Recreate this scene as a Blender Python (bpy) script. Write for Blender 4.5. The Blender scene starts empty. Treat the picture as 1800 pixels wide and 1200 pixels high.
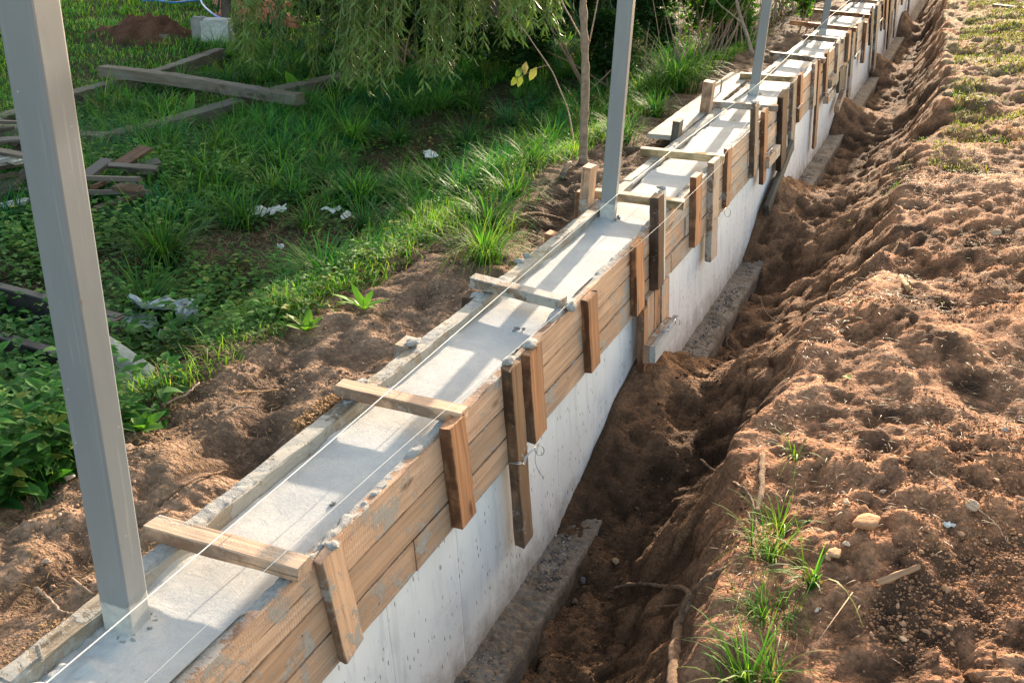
import bpy, math, random
import numpy as np
from mathutils import Vector, Matrix

random.seed(7)
RNG = np.random.default_rng(11)
sc = bpy.context.scene
C = sc.collection
H = 1.5                      # eye height above the top of the formwork (z = 0)
XF = -1.148                  # outer face of the trench-side formwork at its top
KB = 0.10                    # batter of that face
Z_TOP = -0.045               # surface of the fresh concrete

# ------------------------------------------------------------------ camera
CR = np.array([0.91307, 0.40577, 0.04078]); CU = np.array([-0.20869, 0.37899, 0.90156])
CF = -np.array([0.35037, -0.8317, 0.43072])
FP = 1750.0
cam = bpy.data.cameras.new('camera'); cam.lens = 35.0; cam.sensor_width = 36.0
cam.clip_start = 0.05; cam.clip_end = 600
co = bpy.data.objects.new('camera', cam); C.objects.link(co)
co.matrix_world = Matrix(((CR[0], CU[0], -CF[0], 0), (CR[1], CU[1], -CF[1], 0), (CR[2], CU[2], -CF[2], H), (0, 0, 0, 1)))
sc.camera = co

def ray(px, py): return CF + CR * (px - 900) / FP - CU * (py - 600) / FP
def on_z(px, py, z):
    d = ray(px, py); t = (z - H) / d[2]; return Vector((t * d[0], t * d[1], z))
def on_y(px, py, Y):
    d = ray(px, py); t = Y / d[1]; return Vector((t * d[0], Y, H + t * d[2]))

# ------------------------------------------------------------------ numpy noise
def _hash(ix, iy, s):
    n = (ix.astype(np.int64) * 374761393 + iy.astype(np.int64) * 668265263 + s * 974711) & 0x7fffffff
    n = ((n ^ (n >> 13)) * 1274126177) & 0x7fffffff
    return ((n ^ (n >> 16)) & 0xffffff) / float(0xffffff)
def vnoise(x, y, s=0):
    ix = np.floor(x); iy = np.floor(y); fx = x - ix; fy = y - iy
    fx = fx * fx * (3 - 2 * fx); fy = fy * fy * (3 - 2 * fy)
    a = _hash(ix, iy, s); b = _hash(ix + 1, iy, s); c = _hash(ix, iy + 1, s); d = _hash(ix + 1, iy + 1, s)
    return (a * (1 - fx) + b * fx) * (1 - fy) + (c * (1 - fx) + d * fx) * fy - 0.5
def fbm(x, y, s=0, o=4):
    r = 0; a = 1.0
    for i in range(o):
        r = r + a * vnoise(x * 2 ** i + 17.3 * i, y * 2 ** i - 9.1 * i, s + i); a *= 0.5
    return r
def worley(x, y, s=0):
    ix = np.floor(x); iy = np.floor(y); best = np.full(np.shape(x), 9.0)
    for dx in (-1, 0, 1):
        for dy in (-1, 0, 1):
            cx = ix + dx; cy = iy + dy
            px = cx + _hash(cx, cy, s); py = cy + _hash(cx, cy, s + 5)
            best = np.minimum(best, (x - px) ** 2 + (y - py) ** 2)
    return np.sqrt(best)
def sst(a, b, x):
    t = np.clip((x - a) / (b - a), 0, 1); return t * t * (3 - 2 * t)
def gauss(x, y, cx, cy, rx, ry): return np.exp(-((x - cx) / rx) ** 2 - ((y - cy) / ry) ** 2)

# ------------------------------------------------------------------ terrain height
RIMY = [-8, 1.9, 2.5, 2.9, 3.3, 4.0, 4.85, 6.2, 7.1, 9.5, 12.8, 19.4, 40]
RIMX = [-.15, -.19, -.33, -.29, -.37, -.33, -.22, -.17, -.13, .02, -.09, -.40, -.4]
FLY = [-8, 2.6, 3.3, 3.9, 5.0, 6.1, 9.3, 11.7, 16.5, 23.8, 40]
FLX = [-.5, -.54, -.60, -.55, -.72, -.66, -.6, -.35, -.4, -.8, -.8]
DAMS = [(4.28, .62, 1.6, 1.05, .24), (7.60, .585, 1.25, 1.68, .28), (11.7, .68, 1.1, 1.3, .45), (15.6, .72, 1.3, 1.4, .5), (20.2, .6, 1.4, 1.4, .5)]
def G(x, y, fine=0):
    x = np.asarray(x, float); y = np.asarray(y, float)
    wob = .17 * fbm(y * 1.6, y * 0 + 3.1, 3, 3) + .02 * fbm(y * 5, y * 0 + 9.1, 4, 2)
    xr = np.interp(y, RIMY, RIMX) + wob; xf = np.interp(y, FLY, FLX) - .14 + wob * .6
    # right bank
    zb = -.30 + .10 * sst(0, .9, x - xr) + .08 * fbm(x * 1.6, y * 1.1, 21, 3) + .065 * fbm(x * 3.6 + y, y * 2.4, 22, 3)
    zb = zb + .07 * gauss(x, y, .02, 4.35, .30, .35) + .02 * gauss(x, y, .28, 3.2, .22, .3) + .02 * gauss(x, y, .05, 2.75, .2, .3) \
        - .10 * gauss(x, y, -.02, 5.35, .22, .28) - .05 * gauss(x, y, .3, 4.75, .14, .12) - .04 * gauss(x, y, .5, 3.6, .16, .16)
    zb = zb + .08 * sst(9, 14, y)
    zf = -1.035 + .03 * fbm(x * 5, y * 5, 31, 3)
    t = np.clip((x + 1.05) / (xr + 1.05), 0, 1)
    dd = zf * 0 - 9
    for (yc, top, wl, wr, sag) in DAMS:
        sk = yc + .22 * t + .1 * fbm(x * 3, y * 0 + yc, 7, 2)
        A = 1.07 - top
        hh = A * (1 - sag * np.sin(np.pi * np.clip(t * 1.05, 0, 1)))
        q = y - sk; q = np.abs(q) / np.where(q < 0, wl, wr); prof = np.clip(1 - q ** 1.25, 0, 1) ** 1.1
        dd = np.maximum(dd, -1.07 + hh * prof + .035 * fbm(x * 6, y * 5, 33, 3) * prof)
    zf = np.maximum(zf, dd)
    u = np.clip((x - xf) / np.maximum(xr - xf, .05), 0, 1)
    sl = u ** 1.25 * (1 - .10 * np.sin(np.pi * u))
    zs = zf * (1 - sl) + zb * sl
    zs = zs + (.065 * fbm(x * 5 + y, y * 3, 41, 4)) * np.sin(np.pi * u) + .05 * fbm(x * 4, y * 2.5, 43, 3) * (1 - u)
    # left side
    hum = -.075 + .05 * fbm(x * 2.3, y * 1.7, 51, 3) + .03 * fbm(x * 7, y * 6, 52, 3)
    hum = hum - .13 * gauss(x, y, -1.68, 2.05, .12, .16) - .13 * gauss(x, y, -1.72, 4.5, .16, .45) - .05 * gauss(x, y, -1.75, 1.3, .12, .3)
    lawn = -.36 + .05 * fbm(x * .6, y * .6, 61, 3) + .03 * fbm(x * 3, y * 3, 62, 2)
    k = sst(-2.05, -2.75, x)
    zl = hum * (1 - k) + lawn * k
    zl = zl - .06 * sst(5, 7, y) * (1 - k)
    m = sst(-1.54, -1.48, x)
    z = np.where(x < -1.54, zl, np.where(x > -1.12, zs, zl * (1 - m) + -1.07 * m))
    if fine:
        bank = sst(-.05, .05, x - xr) * (x > -1.1)
        tr = (x > -1.1) * (1 - bank)
        left = sst(-2.5, -2.0, x) * (x < -1.3)
        rough = bank * (.55 + .9 * np.clip(fbm(x * 2.1, y * 1.9, 71, 2) + .35, 0, 1)) + tr * .95 + left * .55
        wx = x + .02 * vnoise(x * 25, y * 25, 1); wy = y + .02 * vnoise(x * 25, y * 25, 2)
        z = z + rough * (.016 * (.5 - worley(wx * 10, wy * 8, 5)) * (1 + 1.5 * vnoise(x * 3, y * 3, 12)) + .010 * (.5 - worley(wx * 24, wy * 19, 6)) + .013 * (.5 - worley(wx * 58, wy * 46, 8)) + .040 * fbm(wx * 15, wy * 11, 72, 5) - .02 * np.abs(fbm(x * 5, y * 4, 77, 3))) + rough * .035 * fbm(x * 4.5, y * 3.2, 74, 3)
    return z
def g1(x, y): return float(G(np.array([x]), np.array([y]), 1)[0])
def hit(px, py, up=0.0):
    d = ray(px, py); t = np.arange(1.2, 40, .01)
    P = t[:, None] * d[None, :]; z = H + P[:, 2] - up
    i = np.argmax(z < G(P[:, 0], P[:, 1], 0))
    return Vector((P[i, 0], P[i, 1], z[i] + up))

# ------------------------------------------------------------------ mesh helpers
def mk(name, V, F, mat=None, parent=None, smooth=False, col=None, loc=None, uv=None):
    V = np.asarray(V, np.float32).reshape(-1, 3)
    if parent is not None: V = V - np.array(parent['_o'], np.float32)
    elif loc is not None: V = V - np.array(loc, np.float32)
    me = bpy.data.meshes.new(name)
    if isinstance(F, np.ndarray):
        k = F.shape[1]; n = F.shape[0]
        me.vertices.add(len(V)); me.vertices.foreach_set('co', V.ravel())
        me.loops.add(n * k); me.loops.foreach_set('vertex_index', F.astype(np.int32).ravel())
        me.polygons.add(n); me.polygons.foreach_set('loop_start', np.arange(0, n * k, k, dtype=np.int32))
        me.update(calc_edges=True)
    else:
        me.from_pydata([tuple(map(float, v)) for v in V], [], [tuple(int(i) for i in f) for f in F]); me.update()
    if smooth: me.polygons.foreach_set('use_smooth', np.ones(len(me.polygons), bool))
    if col is not None:
        a = me.color_attributes.new('Col', 'FLOAT_COLOR', 'POINT')
        c = np.ones((len(V), 4), np.float32); c[:, :col.shape[1]] = col
        a.data.foreach_set('color', c.ravel())
    if mat: me.materials.append(mat)
    o = bpy.data.objects.new(name, me); C.objects.link(o)
    if parent is not None: o.parent = parent
    elif loc is not None: o.location = loc
    return o
def empty(name, loc, label=None, cat=None, group=None):
    o = bpy.data.objects.new(name, None); C.objects.link(o); o.location = loc; o.empty_display_size = .1
    o['_o'] = [float(v) for v in loc]
    return tag(o, label, cat, group)
def tag(o, label=None, cat=None, group=None, kind=None):
    if label: o['label'] = label
    if cat: o['category'] = cat
    if group: o['group'] = group
    if kind: o['kind'] = kind
    return o

def plank_geo(L, W, T, c=.003, jit=.0012, seed=0, warp=.002, taper=0, ragged=0):
    r = random.Random(seed); n = max(4, int(L / .06)); V = []; F = []
    ph = r.random() * 9; ph2 = r.random() * 9
    for i in range(n + 1):
        x = -L / 2 + L * i / n
        w = W / 2 * (1 - taper * (i / n)); t = T / 2
        cs = [(-w + c, -t), (w - c, -t), (w, -t + c), (w, t - c), (w - c, t), (-w + c, t), (-w, t - c), (-w, -t + c)]
        oy = warp * math.sin(x * 3 + ph); oz = warp * math.sin(x * 2.3 + ph2)
        for (y, z) in cs:
            dx = 0
            if ragged and i in (0, n): dx = (r.random() - .5) * ragged
            V.append((x + dx, y + oy + r.uniform(-jit, jit), z + oz + r.uniform(-jit, jit) * .6))
    for i in range(n):
        for j in range(8):
            a = i * 8 + j; b = i * 8 + (j + 1) % 8
            F.append((a, b, b + 8, a + 8))
    F.append(tuple(range(7, -1, -1))); F.append(tuple(n * 8 + j for j in range(8)))
    return V, F
_pn = [0]
def board(name, L, W, T, mat, origin, xd, yd, parent=None, **kw):
    """a sawn board: L along xd, W along yd, centred on origin"""
    _pn[0] += 1
    V, F = plank_geo(L, W, T, seed=_pn[0], **kw)
    me = bpy.data.meshes.new(name); me.from_pydata(V, [], F); me.update(); me.materials.append(mat)
    o = bpy.data.objects.new(name, me); C.objects.link(o)
    xd = Vector(xd).normalized(); yd = Vector(yd); yd = (yd - yd.dot(xd) * xd).normalized(); zd = xd.cross(yd)
    p = Vector(origin)
    if parent is not None: p = p - Vector(parent['_o']); o.parent = parent
    o.matrix_local = Matrix(((xd.x, yd.x, zd.x, p.x), (xd.y, yd.y, zd.y, p.y), (xd.z, yd.z, zd.z, p.z), (0, 0, 0, 1)))
    return o

def tube_geo(P, R, n=6, closed=False):
    P = [Vector(p) for p in P]; V = []; F = []
    if not hasattr(R, '__len__'): R = [R] * len(P)
    prev = None
    for i, p in enumerate(P):
        d = (P[min(i + 1, len(P) - 1)] - P[max(i - 1, 0)]).normalized()
        if prev is None:
            a = d.orthogonal().normalized()
        else:
            a = (prev - prev.dot(d) * d)
            a = a.normalized() if a.length > 1e-6 else d.orthogonal().normalized()
        prev = a; b = d.cross(a)
        for j in range(n):
            t = 2 * math.pi * j / n; V.append(p + (a * math.cos(t) + b * math.sin(t)) * R[i])
    for i in range(len(P) - 1):
        for j in range(n):
            F.append((i * n + j, i * n + (j + 1) % n, (i + 1) * n + (j + 1) % n, (i + 1) * n + j))
    F.append(tuple(range(n - 1, -1, -1))); F.append(tuple((len(P) - 1) * n + j for j in range(n)))
    return V, F
def spline(pts, k=6):
    pts = [Vector(p) for p in pts]; out = []
    for i in range(len(pts) - 1):
        p0 = pts[max(i - 1, 0)]; p1 = pts[i]; p2 = pts[i + 1]; p3 = pts[min(i + 2, len(pts) - 1)]
        for j in range(k):
            t = j / k
            out.append(.5 * ((2 * p1) + (p2 - p0) * t + (2 * p0 - 5 * p1 + 4 * p2 - p3) * t * t + (3 * p1 - p0 - 3 * p2 + p3) * t ** 3))
    out.append(pts[-1]); return out
def join(geos):
    V = []; F = []
    for v, f in geos:
        o = len(V); V += list(v); F += [tuple(i + o for i in q) for q in f]
    return V, F
def tube(name, pts, R, mat, parent=None, k=6, n=6, jit=0, **kw):
    P = spline(pts, k) if len(pts) > 2 else [Vector(p) for p in pts]
    if jit: P = [p + Vector((random.uniform(-jit, jit), random.uniform(-jit, jit), random.uniform(-jit, jit))) for p in P]
    if hasattr(R, '__len__'):
        R = [R[0] + (R[1] - R[0]) * i / (len(P) - 1) for i in range(len(P))]
        if jit: R = [r * random.uniform(.8, 1.2) for r in R]
    V, F = tube_geo(P, R, n)
    return mk(name, V, F, mat, parent, smooth=True, **kw)

def ico(sub):
    import bmesh
    bm = bmesh.new(); bmesh.ops.create_icosphere(bm, subdivisions=sub, radius=1)
    V = np.array([v.co[:] for v in bm.verts]); F = np.array([[v.index for v in f.verts] for f in bm.faces]); bm.free(); return V, F
ICO = {s: ico(s) for s in (1, 2, 3)}
def lump_tpl(sub, seed, amp=.35, npl=7, lo=.38):
    V, F = ICO[sub]; r = np.random.default_rng(seed)
    D = r.normal(size=(npl, 3)); D /= np.linalg.norm(D, axis=1)[:, None]; k = 1 + 0 * V[:, 0]
    for d in D:      # planar cuts make angular clods
        h = lo + .42 * r.random(); s = V @ d
        k = np.minimum(k, np.where(s > h, h / np.maximum(s, .01), 9))
    k = k * (1 + amp * .35 * (r.random(len(V)) - .5))
    return V * k[:, None] * np.array([1, .7 + .4 * r.random(), .55 + .3 * r.random()]), F
TPL1 = [lump_tpl(1, i) for i in range(10)] ; TPL2 = [lump_tpl(2, 50 + i) for i in range(6)]; TPL3 = [lump_tpl(3, 80 + i, .12, 11, .22) for i in range(6)]
def rotm(a, b, c):
    return np.array(Matrix.Rotation(a, 3, 'X') @ Matrix.Rotation(b, 3, 'Y') @ Matrix.Rotation(c, 3, 'Z'))
def lumps(name, P, S, mat, tpl, parent=None, flat=1.0, cols=None, **kw):
    Vs = []; Fs = []; Cs = []; o = 0
    for i in range(len(P)):
        V, F = tpl[RNG.integers(len(tpl))]
        R = rotm(RNG.uniform(-.5, .5), RNG.uniform(-.5, .5), RNG.uniform(0, 6.28))
        v = (V * [1, 1, flat]) @ R.T * S[i] + P[i]
        Vs.append(v); Fs.append(F + o); o += len(v)
        if cols is not None: Cs.append(np.repeat(cols[i][None], len(v), 0))
    return mk(name, np.vstack(Vs), np.vstack(Fs), mat, parent, col=np.vstack(Cs) if cols is not None else None, **kw)

# ------------------------------------------------------------------ material helpers
class M:
    def __init__(s, name, rough=.8):
        s.m = bpy.data.materials.new(name); s.m.use_nodes = True; s.t = s.m.node_tree; s.N = s.t.nodes
        s.b = s.N['Principled BSDF']; s.b.inputs['Roughness'].default_value = rough
        s.b.inputs['Specular IOR Level'].default_value = .25
    def n(s, t, **k):
        q = s.N.new('ShaderNode' + t)
        for a, v in k.items(): setattr(q, a, v)
        return q
    def L(s, a, b): s.t.links.new(a, b)
    def put(s, sock, v):
        if hasattr(v, 'is_linked') or hasattr(v, 'links'): s.L(v, sock)
        elif isinstance(v, (tuple, list)) and len(v) == 3 and len(sock.default_value) == 4: sock.default_value = (*v, 1)
        else: sock.default_value = v
    def obj(s): return s.n('TexCoord').outputs['Object']
    def pos(s): return s.n('NewGeometry').outputs['Position']
    def rnd(s): return s.n('ObjectInfo').outputs['Random']
    def math(s, op, a, b=0.0, clamp=False):
        q = s.n('Math', operation=op, use_clamp=clamp); s.put(q.inputs[0], a); s.put(q.inputs[1], b); return q.outputs[0]
    def vm(s, op, a, b):
        q = s.n('VectorMath', operation=op); s.put(q.inputs[0], a); s.put(q.inputs[1], b); return q.outputs[0]
    def noise(s, v, scale, detail=4, rough=.55, dist=0):
        q = s.n('TexNoise'); s.L(v, q.inputs['Vector']); q.inputs['Scale'].default_value = scale
        q.inputs['Detail'].default_value = detail; q.inputs['Roughness'].default_value = rough; q.inputs['Distortion'].default_value = dist
        return q.outputs['Fac']
    def vor(s, v, scale, feature='F1', rand=1.0):
        q = s.n('TexVoronoi', feature=feature); s.L(v, q.inputs['Vector']); q.inputs['Scale'].default_value = scale
        q.inputs['Randomness'].default_value = rand; return q.outputs['Distance']
    def ramp(s, f, *st):
        q = s.n('ValToRGB'); s.L(f, q.inputs[0]); e = q.color_ramp.elements
        while len(e) < len(st): e.new(.5)
        for i, (p, c) in enumerate(st):
            e[i].position = p; e[i].color = (*c, 1) if isinstance(c, (tuple, list)) else (c, c, c, 1)
        return q.outputs['Color']
    def mix(s, f, a, b, mode='MIX'):
        q = s.n('Mix', data_type='RGBA', blend_type=mode); s.put(q.inputs[0], f); s.put(q.inputs[6], a); s.put(q.inputs[7], b); return q.outputs[2]
    def bump(s, h, strength=.5, dist=.01, nrm=None):
        q = s.n('Bump'); q.inputs['Strength'].default_value = strength; q.inputs['Distance'].default_value = dist
        s.L(h, q.inputs['Height'])
        if nrm is not None: s.L(nrm, q.inputs['Normal'])
        s.L(q.outputs[0], s.b.inputs['Normal']); return q.outputs[0]
    def color(s, c): s.put(s.b.inputs['Base Color'], c)

def wood(name, c1, c2, mortar=.2, weather=.3, saw=0.0, mcol=(.42, .42, .40), gray=(.25, .22, .19), mscale=7):
    m = M(name, .82); o = m.obj(); r = m.rnd()
    off = m.n('CombineXYZ'); m.L(m.math('MULTIPLY', r, 37.0), off.inputs[0]); m.L(m.math('MULTIPLY', r, 17.0), off.inputs[1]); m.L(m.math('MULTIPLY', r, 29.0), off.inputs[2])
    v = m.vm('ADD', o, off.outputs[0])
    g = m.noise(m.vm('MULTIPLY', v, (1.6, 90, 90)), 1, 6, .65)
    rg = m.noise(m.vm('MULTIPLY', v, (.45, 9, 9)), 1, 3, .5, .15)
    rings = m.math('SINE', m.math('MULTIPLY', rg, 55.0))
    rf = m.math('MULTIPLY_ADD', rings, .5); rf.node.inputs[2].default_value = .5
    col = m.mix(m.math('MULTIPLY', rf, .42), c1, c2)
    col = m.mix(1.0, col, m.ramp(g, (.25, .55), (.55, 1.0), (.8, 1.12)), 'MULTIPLY')
    # per-board tone
    col = m.mix(1.0, col, m.ramp(r, (0, (.78, .76, .74)), (.5, (1, 1, 1)), (1, (1.15, 1.08, 1.0))), 'MULTIPLY')
    # knots
    kn = m.vor(m.vm('MULTIPLY', v, (3.1, 9, 9)), 1)
    col = m.mix(m.ramp(kn, (.06, .85), (.14, 0)), col, (c2[0] * .35, c2[1] * .3, c2[2] * .28))
    gen = m.n('TexCoord').outputs['Generated']; gs = m.n('SeparateXYZ'); m.L(gen, gs.inputs[0])
    gy = m.math('ADD', m.math('ABSOLUTE', m.math('SUBTRACT', gs.outputs[1], .5)), m.math('MULTIPLY', m.noise(v, 14, 5, .7), .16))
    col = m.mix(m.ramp(gy, (.51, 0), (.565, .9)), col, (c2[0] * .26, c2[1] * .27, c2[2] * .30))
    gx = m.math('ADD', m.math('ABSOLUTE', m.math('SUBTRACT', gs.outputs[0], .5)), m.math('MULTIPLY', m.noise(v, 20, 5, .7), .03))
    col = m.mix(m.ramp(gx, (.505, 0), (.52, .6)), col, (c2[0] * .40, c2[1] * .38, c2[2] * .38))
    nh = m.vor(m.vm('ADD', v, (3.3, 1.7, 9.1)), 11); nh2 = m.noise(v, 5, 2)
    col = m.mix(m.math('MULTIPLY', m.ramp(nh, (.035, .9), (.06, 0)), m.ramp(nh2, (.5, 0), (.55, 1))), col, (.035, .028, .022))
    crk = m.noise(m.vm('MULTIPLY', v, (1.1, 26, 26)), 1, 5, .62, .3); col = m.mix(m.ramp(crk, (.33, .85), (.375, 0)), col, (c2[0] * .28, c2[1] * .25, c2[2] * .22))
    w = m.ramp(m.noise(m.vm('MULTIPLY', v, (2.5, 9, 9)), 1, 5, .6), (.62 - weather * .45, 0), (.75 - weather * .25, 1))
    col = m.mix(m.math('MULTIPLY', w, min(1, .35 + weather)), col, gray)
    hb = m.math('MULTIPLY', g, .5)
    if saw:
        q = m.n('TexWave', wave_type='BANDS', bands_direction='X'); m.L(v, q.inputs['Vector']); q.inputs['Scale'].default_value = 34
        q.inputs['Distortion'].default_value = 5; q.inputs['Detail'].default_value = 3; q.inputs['Detail Scale'].default_value = 3
        sm = m.math('MULTIPLY', m.ramp(q.outputs['Fac'], (.0, 1), (.35, 0)), m.ramp(m.noise(v, 9, 3), (.4, .2), (.6, 1)))
        col = m.mix(m.math('MULTIPLY', sm, saw), col, (c2[0] * .5, c2[1] * .42, c2[2] * .36))
        hb = m.math('SUBTRACT', hb, m.math('MULTIPLY', sm, .25))
    # mortar splashes
    mm = m.math('ADD', m.noise(v, mscale, 8, .68, .3), m.math('MULTIPLY', m.noise(v, mscale * 7, 5, .7), .42))
    t0 = .93 - mortar * .42
    mk_ = m.ramp(mm, (t0, 0), (t0 + .07, 1))
    mc = m.mix(m.noise(v, 60, 4), tuple(c * .75 for c in mcol), tuple(min(1, c * 1.2) for c in mcol))
    col = m.mix(m.math('MULTIPLY', mk_, .8), col, mc)
    hb = m.math('ADD', hb, m.math('MULTIPLY', mk_, .7))
    hb = m.math('ADD', hb, m.math('MULTIPLY', m.noise(v, 150, 4), .35))
    m.color(col); m.bump(hb, .55, .004); return m.m

W_ORANGE = wood('fresh_pine', (.45, .225, .115), (.25, .10, .045), .22, .28, 0, (.30, .29, .27), (.20, .15, .11))
W_FORM = wood('form_board', (.55, .36, .245), (.40, .225, .135), .40, .16, .36, (.29, .28, .26), (.22, .17, .13))
W_FORM2 = wood('form_board_lower', (.53, .34, .225), (.38, .21, .125), .42, .26, .0, (.29, .28, .26), (.22, .17, .13))
W_PATCH = wood('form_board_patched', (.55, .385, .275), (.39, .245, .16), .55, .3, .25, (.36, .33, .29), (.24, .19, .15))
W_CROSS = wood('crosspiece_wood', (.55, .36, .245), (.40, .225, .135), .38, .35, 0, (.27, .26, .24), (.24, .20, .16))
W_YEL = wood('fresh_crosspiece', (.48, .35, .20), (.38, .26, .13), .12, .1, 0, (.30, .29, .27))
W_GREY = wood('mortar_coated_wood', (.31, .21, .135), (.20, .125, .08), .5, .4, 0, (.27, .26, .24), (.20, .17, .14))
W_BROWN = wood('brown_weathered_stud', (.27, .16, .095), (.13, .068, .036), .2, .3, 0, (.30, .28, .26), (.18, .14, .11))
W_COAT = wood('mortar_plastered_wood', (.30, .21, .14), (.2, .13, .08), .78, .4, 0, (.27, .265, .25), (.2, .17, .14))
W_LEFT = wood('left_board', (.34, .27, .19), (.25, .19, .13), .68, .5, 0, (.30, .285, .255), (.24, .21, .17))
W_DARK = wood('wet_dark_wood', (.13, .065, .036), (.06, .03, .017), .25, .45, 0, (.27, .25, .23), (.10, .07, .055))
W_OLD = wood('weathered_wood', (.115, .098, .075), (.035, .028, .02), .05, .45, 0, (.2, .2, .18), (.10, .094, .083))
W_OLDD = wood('rotting_wood', (.10, .075, .055), (.045, .03, .025), .05, .8, 0, (.2, .2, .18), (.08, .07, .06))
W_WHITE = wood('painted_white_wood', (.52, .51, .49), (.42, .41, .39), .1, .3, 0, (.3, .3, .29), (.34, .33, .31))
def m_top():
    m = M('fresh_concrete', .9); p = m.pos()
    n1 = m.noise(p, 3.0, 5, .6, .6); n2 = m.noise(p, 18, 6, .65, 1.2); n3 = m.noise(p, 130, 4)
    col = m.ramp(n1, (.35, (.30, .305, .305)), (.55, (.37, .365, .35)), (.75, (.41, .40, .38)))
    col = m.mix(m.ramp(n2, (.36, .4), (.56, 0)), col, (.30, .31, .315))
    sp = m.vor(p, 55); nn = m.noise(p, 9, 4)
    col = m.mix(m.math('MULTIPLY', m.ramp(sp, (.07, 1), (.13, 0)), m.ramp(nn, (.5, 0), (.6, .8))), col, (.16, .15, .15))
    # trowel strokes
    sw = m.noise(m.vm('MULTIPLY', p, (7, 2.2, 5)), 3.0, 5, .7, 2.6)
    ln = m.ramp(sw, (.485, 0), (.5, 1), (.515, 0))
    col = m.mix(m.math('MULTIPLY', ln, .16), col, (.26, .265, .27))
    m.color(col)
    h = m.math('ADD', m.math('MULTIPLY', n2, .8), m.math('MULTIPLY', n3, .25)); h = m.math('ADD', h, m.math('MULTIPLY', ln, .25))
    m.bump(h, .42, .006); return m.m
def m_wall():
    m = M('cast_concrete_wall', .85); p = m.pos()
    q = m.vm('MULTIPLY', p, (1, 1, .33))
    n1 = m.noise(p, 1.7, 5, .6); n2 = m.noise(m.vm('MULTIPLY', p, (6, 6, 1.2)), 2.2, 5, .6)
    col = m.ramp(n1, (.3, (.60, .60, .60)), (.6, (.70, .69, .68)), (.8, (.74, .73, .71)))
    col = m.mix(m.ramp(n2, (.33, .6), (.46, 0)), col, (.50, .50, .51))
    st = m.noise(m.vm('MULTIPLY', p, (9, 9, .55)), 2.4, 5, .62); col = m.mix(m.ramp(st, (.56, 0), (.68, .35)), col, (.47, .455, .43))
    st2 = m.noise(m.vm('ADD', p, (4, 4, 4)), 3.1, 6, .7); col = m.mix(m.ramp(st2, (.58, 0), (.70, .6)), col, (.46, .465, .47))
    pit = m.vor(q, 52); pm = m.noise(p, 7, 3)
    d = m.math('MULTIPLY', m.ramp(pit, (.13, 1), (.21, 0)), m.ramp(pm, (.45, 0), (.52, 1)))
    pit2 = m.vor(m.vm('ADD', q, (5.3, 2.1, 7.7)), 26); d2 = m.math('MULTIPLY', m.ramp(pit2, (.055, 1), (.09, 0)), m.ramp(m.noise(p, 4, 2), (.42, 0), (.5, 1)))
    dd = m.math('MAXIMUM', d, d2)
    col = m.mix(m.math('MULTIPLY', dd, .78), col, (.16, .155, .15))
    sep = m.n('SeparateXYZ'); m.L(p, sep.inputs[0])
    # vertical board joints
    fr = m.math('ABSOLUTE', m.math('SUBTRACT', m.math('FRACT', m.math('ADD', m.math('MULTIPLY', sep.outputs[1], 2.35), m.math('MULTIPLY', m.noise(p, 1.3, 3), .12))), .5))
    ln = m.ramp(fr, (.0, 1), (.012, 0)); col = m.mix(m.math('MULTIPLY', ln, .3), col, (.45, .42, .38))
    # soil splashes low down
    zz = m.math('ADD', sep.outputs[2], m.math('MULTIPLY', m.noise(p, 9, 6, .7), .5))
    col = m.mix(m.ramp(m.math('MULTIPLY_ADD', zz, 1.0), (0, 0), (1, 0)), col, col)
    low = m.n('MapRange'); low.inputs['From Min'].default_value = -.76; low.inputs['From Max'].default_value = -.52; m.L(zz, low.inputs[0])
    low.inputs['To Min'].default_value = .9; low.inputs['To Max'].default_value = 0
    col = m.mix(low.outputs[0], col, (.24, .17, .12))
    m.color(col); h = m.math('SUBTRACT', m.math('MULTIPLY', m.noise(p, 90, 4), .2), m.math('ADD', m.math('MULTIPLY', dd, 1.0), m.math('MULTIPLY', ln, .5)))
    m.bump(h, .6, .004); return m.m
def m_simple(name, c1, c2, scale, rough=.9, bump=.6, bd=.008, det=6):
    m = M(name, rough); p = m.pos(); n = m.noise(p, scale, det, .65)
    m.color(m.ramp(n, (.3, c1), (.7, c2))); m.bump(m.noise(p, scale * 3, 6, .7), bump, bd); return m.m
def m_ground():
    m = M('soil_ground', .95); m.b.inputs['Specular IOR Level'].default_value = .08
    at = m.n('VertexColor', layer_name='Col').outputs['Color']; p = m.pos()
    n1 = m.noise(p, 7, 6, .65); n2 = m.noise(p, 45, 5, .7); n3 = m.noise(p, 220, 3, .6)
    k = m.ramp(n1, (.3, (.72, .70, .68)), (.55, (1, 1, 1)), (.75, (1.22, 1.2, 1.18)))
    k2 = m.ramp(n2, (.3, (.72, .70, .68)), (.5, (1, 1, 1)), (.75, (1.2, 1.16, 1.12)))
    m.color(m.mix(1.0, m.mix(1.0, at, k, 'MULTIPLY'), k2, 'MULTIPLY'))
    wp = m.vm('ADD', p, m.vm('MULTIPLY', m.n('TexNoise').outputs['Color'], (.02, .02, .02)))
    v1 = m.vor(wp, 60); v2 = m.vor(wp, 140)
    m.color(m.mix(m.math('MULTIPLY', m.ramp(v1, (.35, 0), (.7, 1)), .35), m.b.inputs['Base Color'].links[0].from_socket, (.05, .032, .02)))  # crevices between crumbs darkened, their shade painted into the colour
    h = m.math('ADD', m.math('ADD', n2, m.math('MULTIPLY', n3, .35)), m.math('MULTIPLY', n1, .8))
    h = m.math('SUBTRACT', h, m.math('ADD', m.math('MULTIPLY', v1, .6), m.math('MULTIPLY', v2, .35)))
    m.bump(h, 1.0, .017); return m.m
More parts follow.
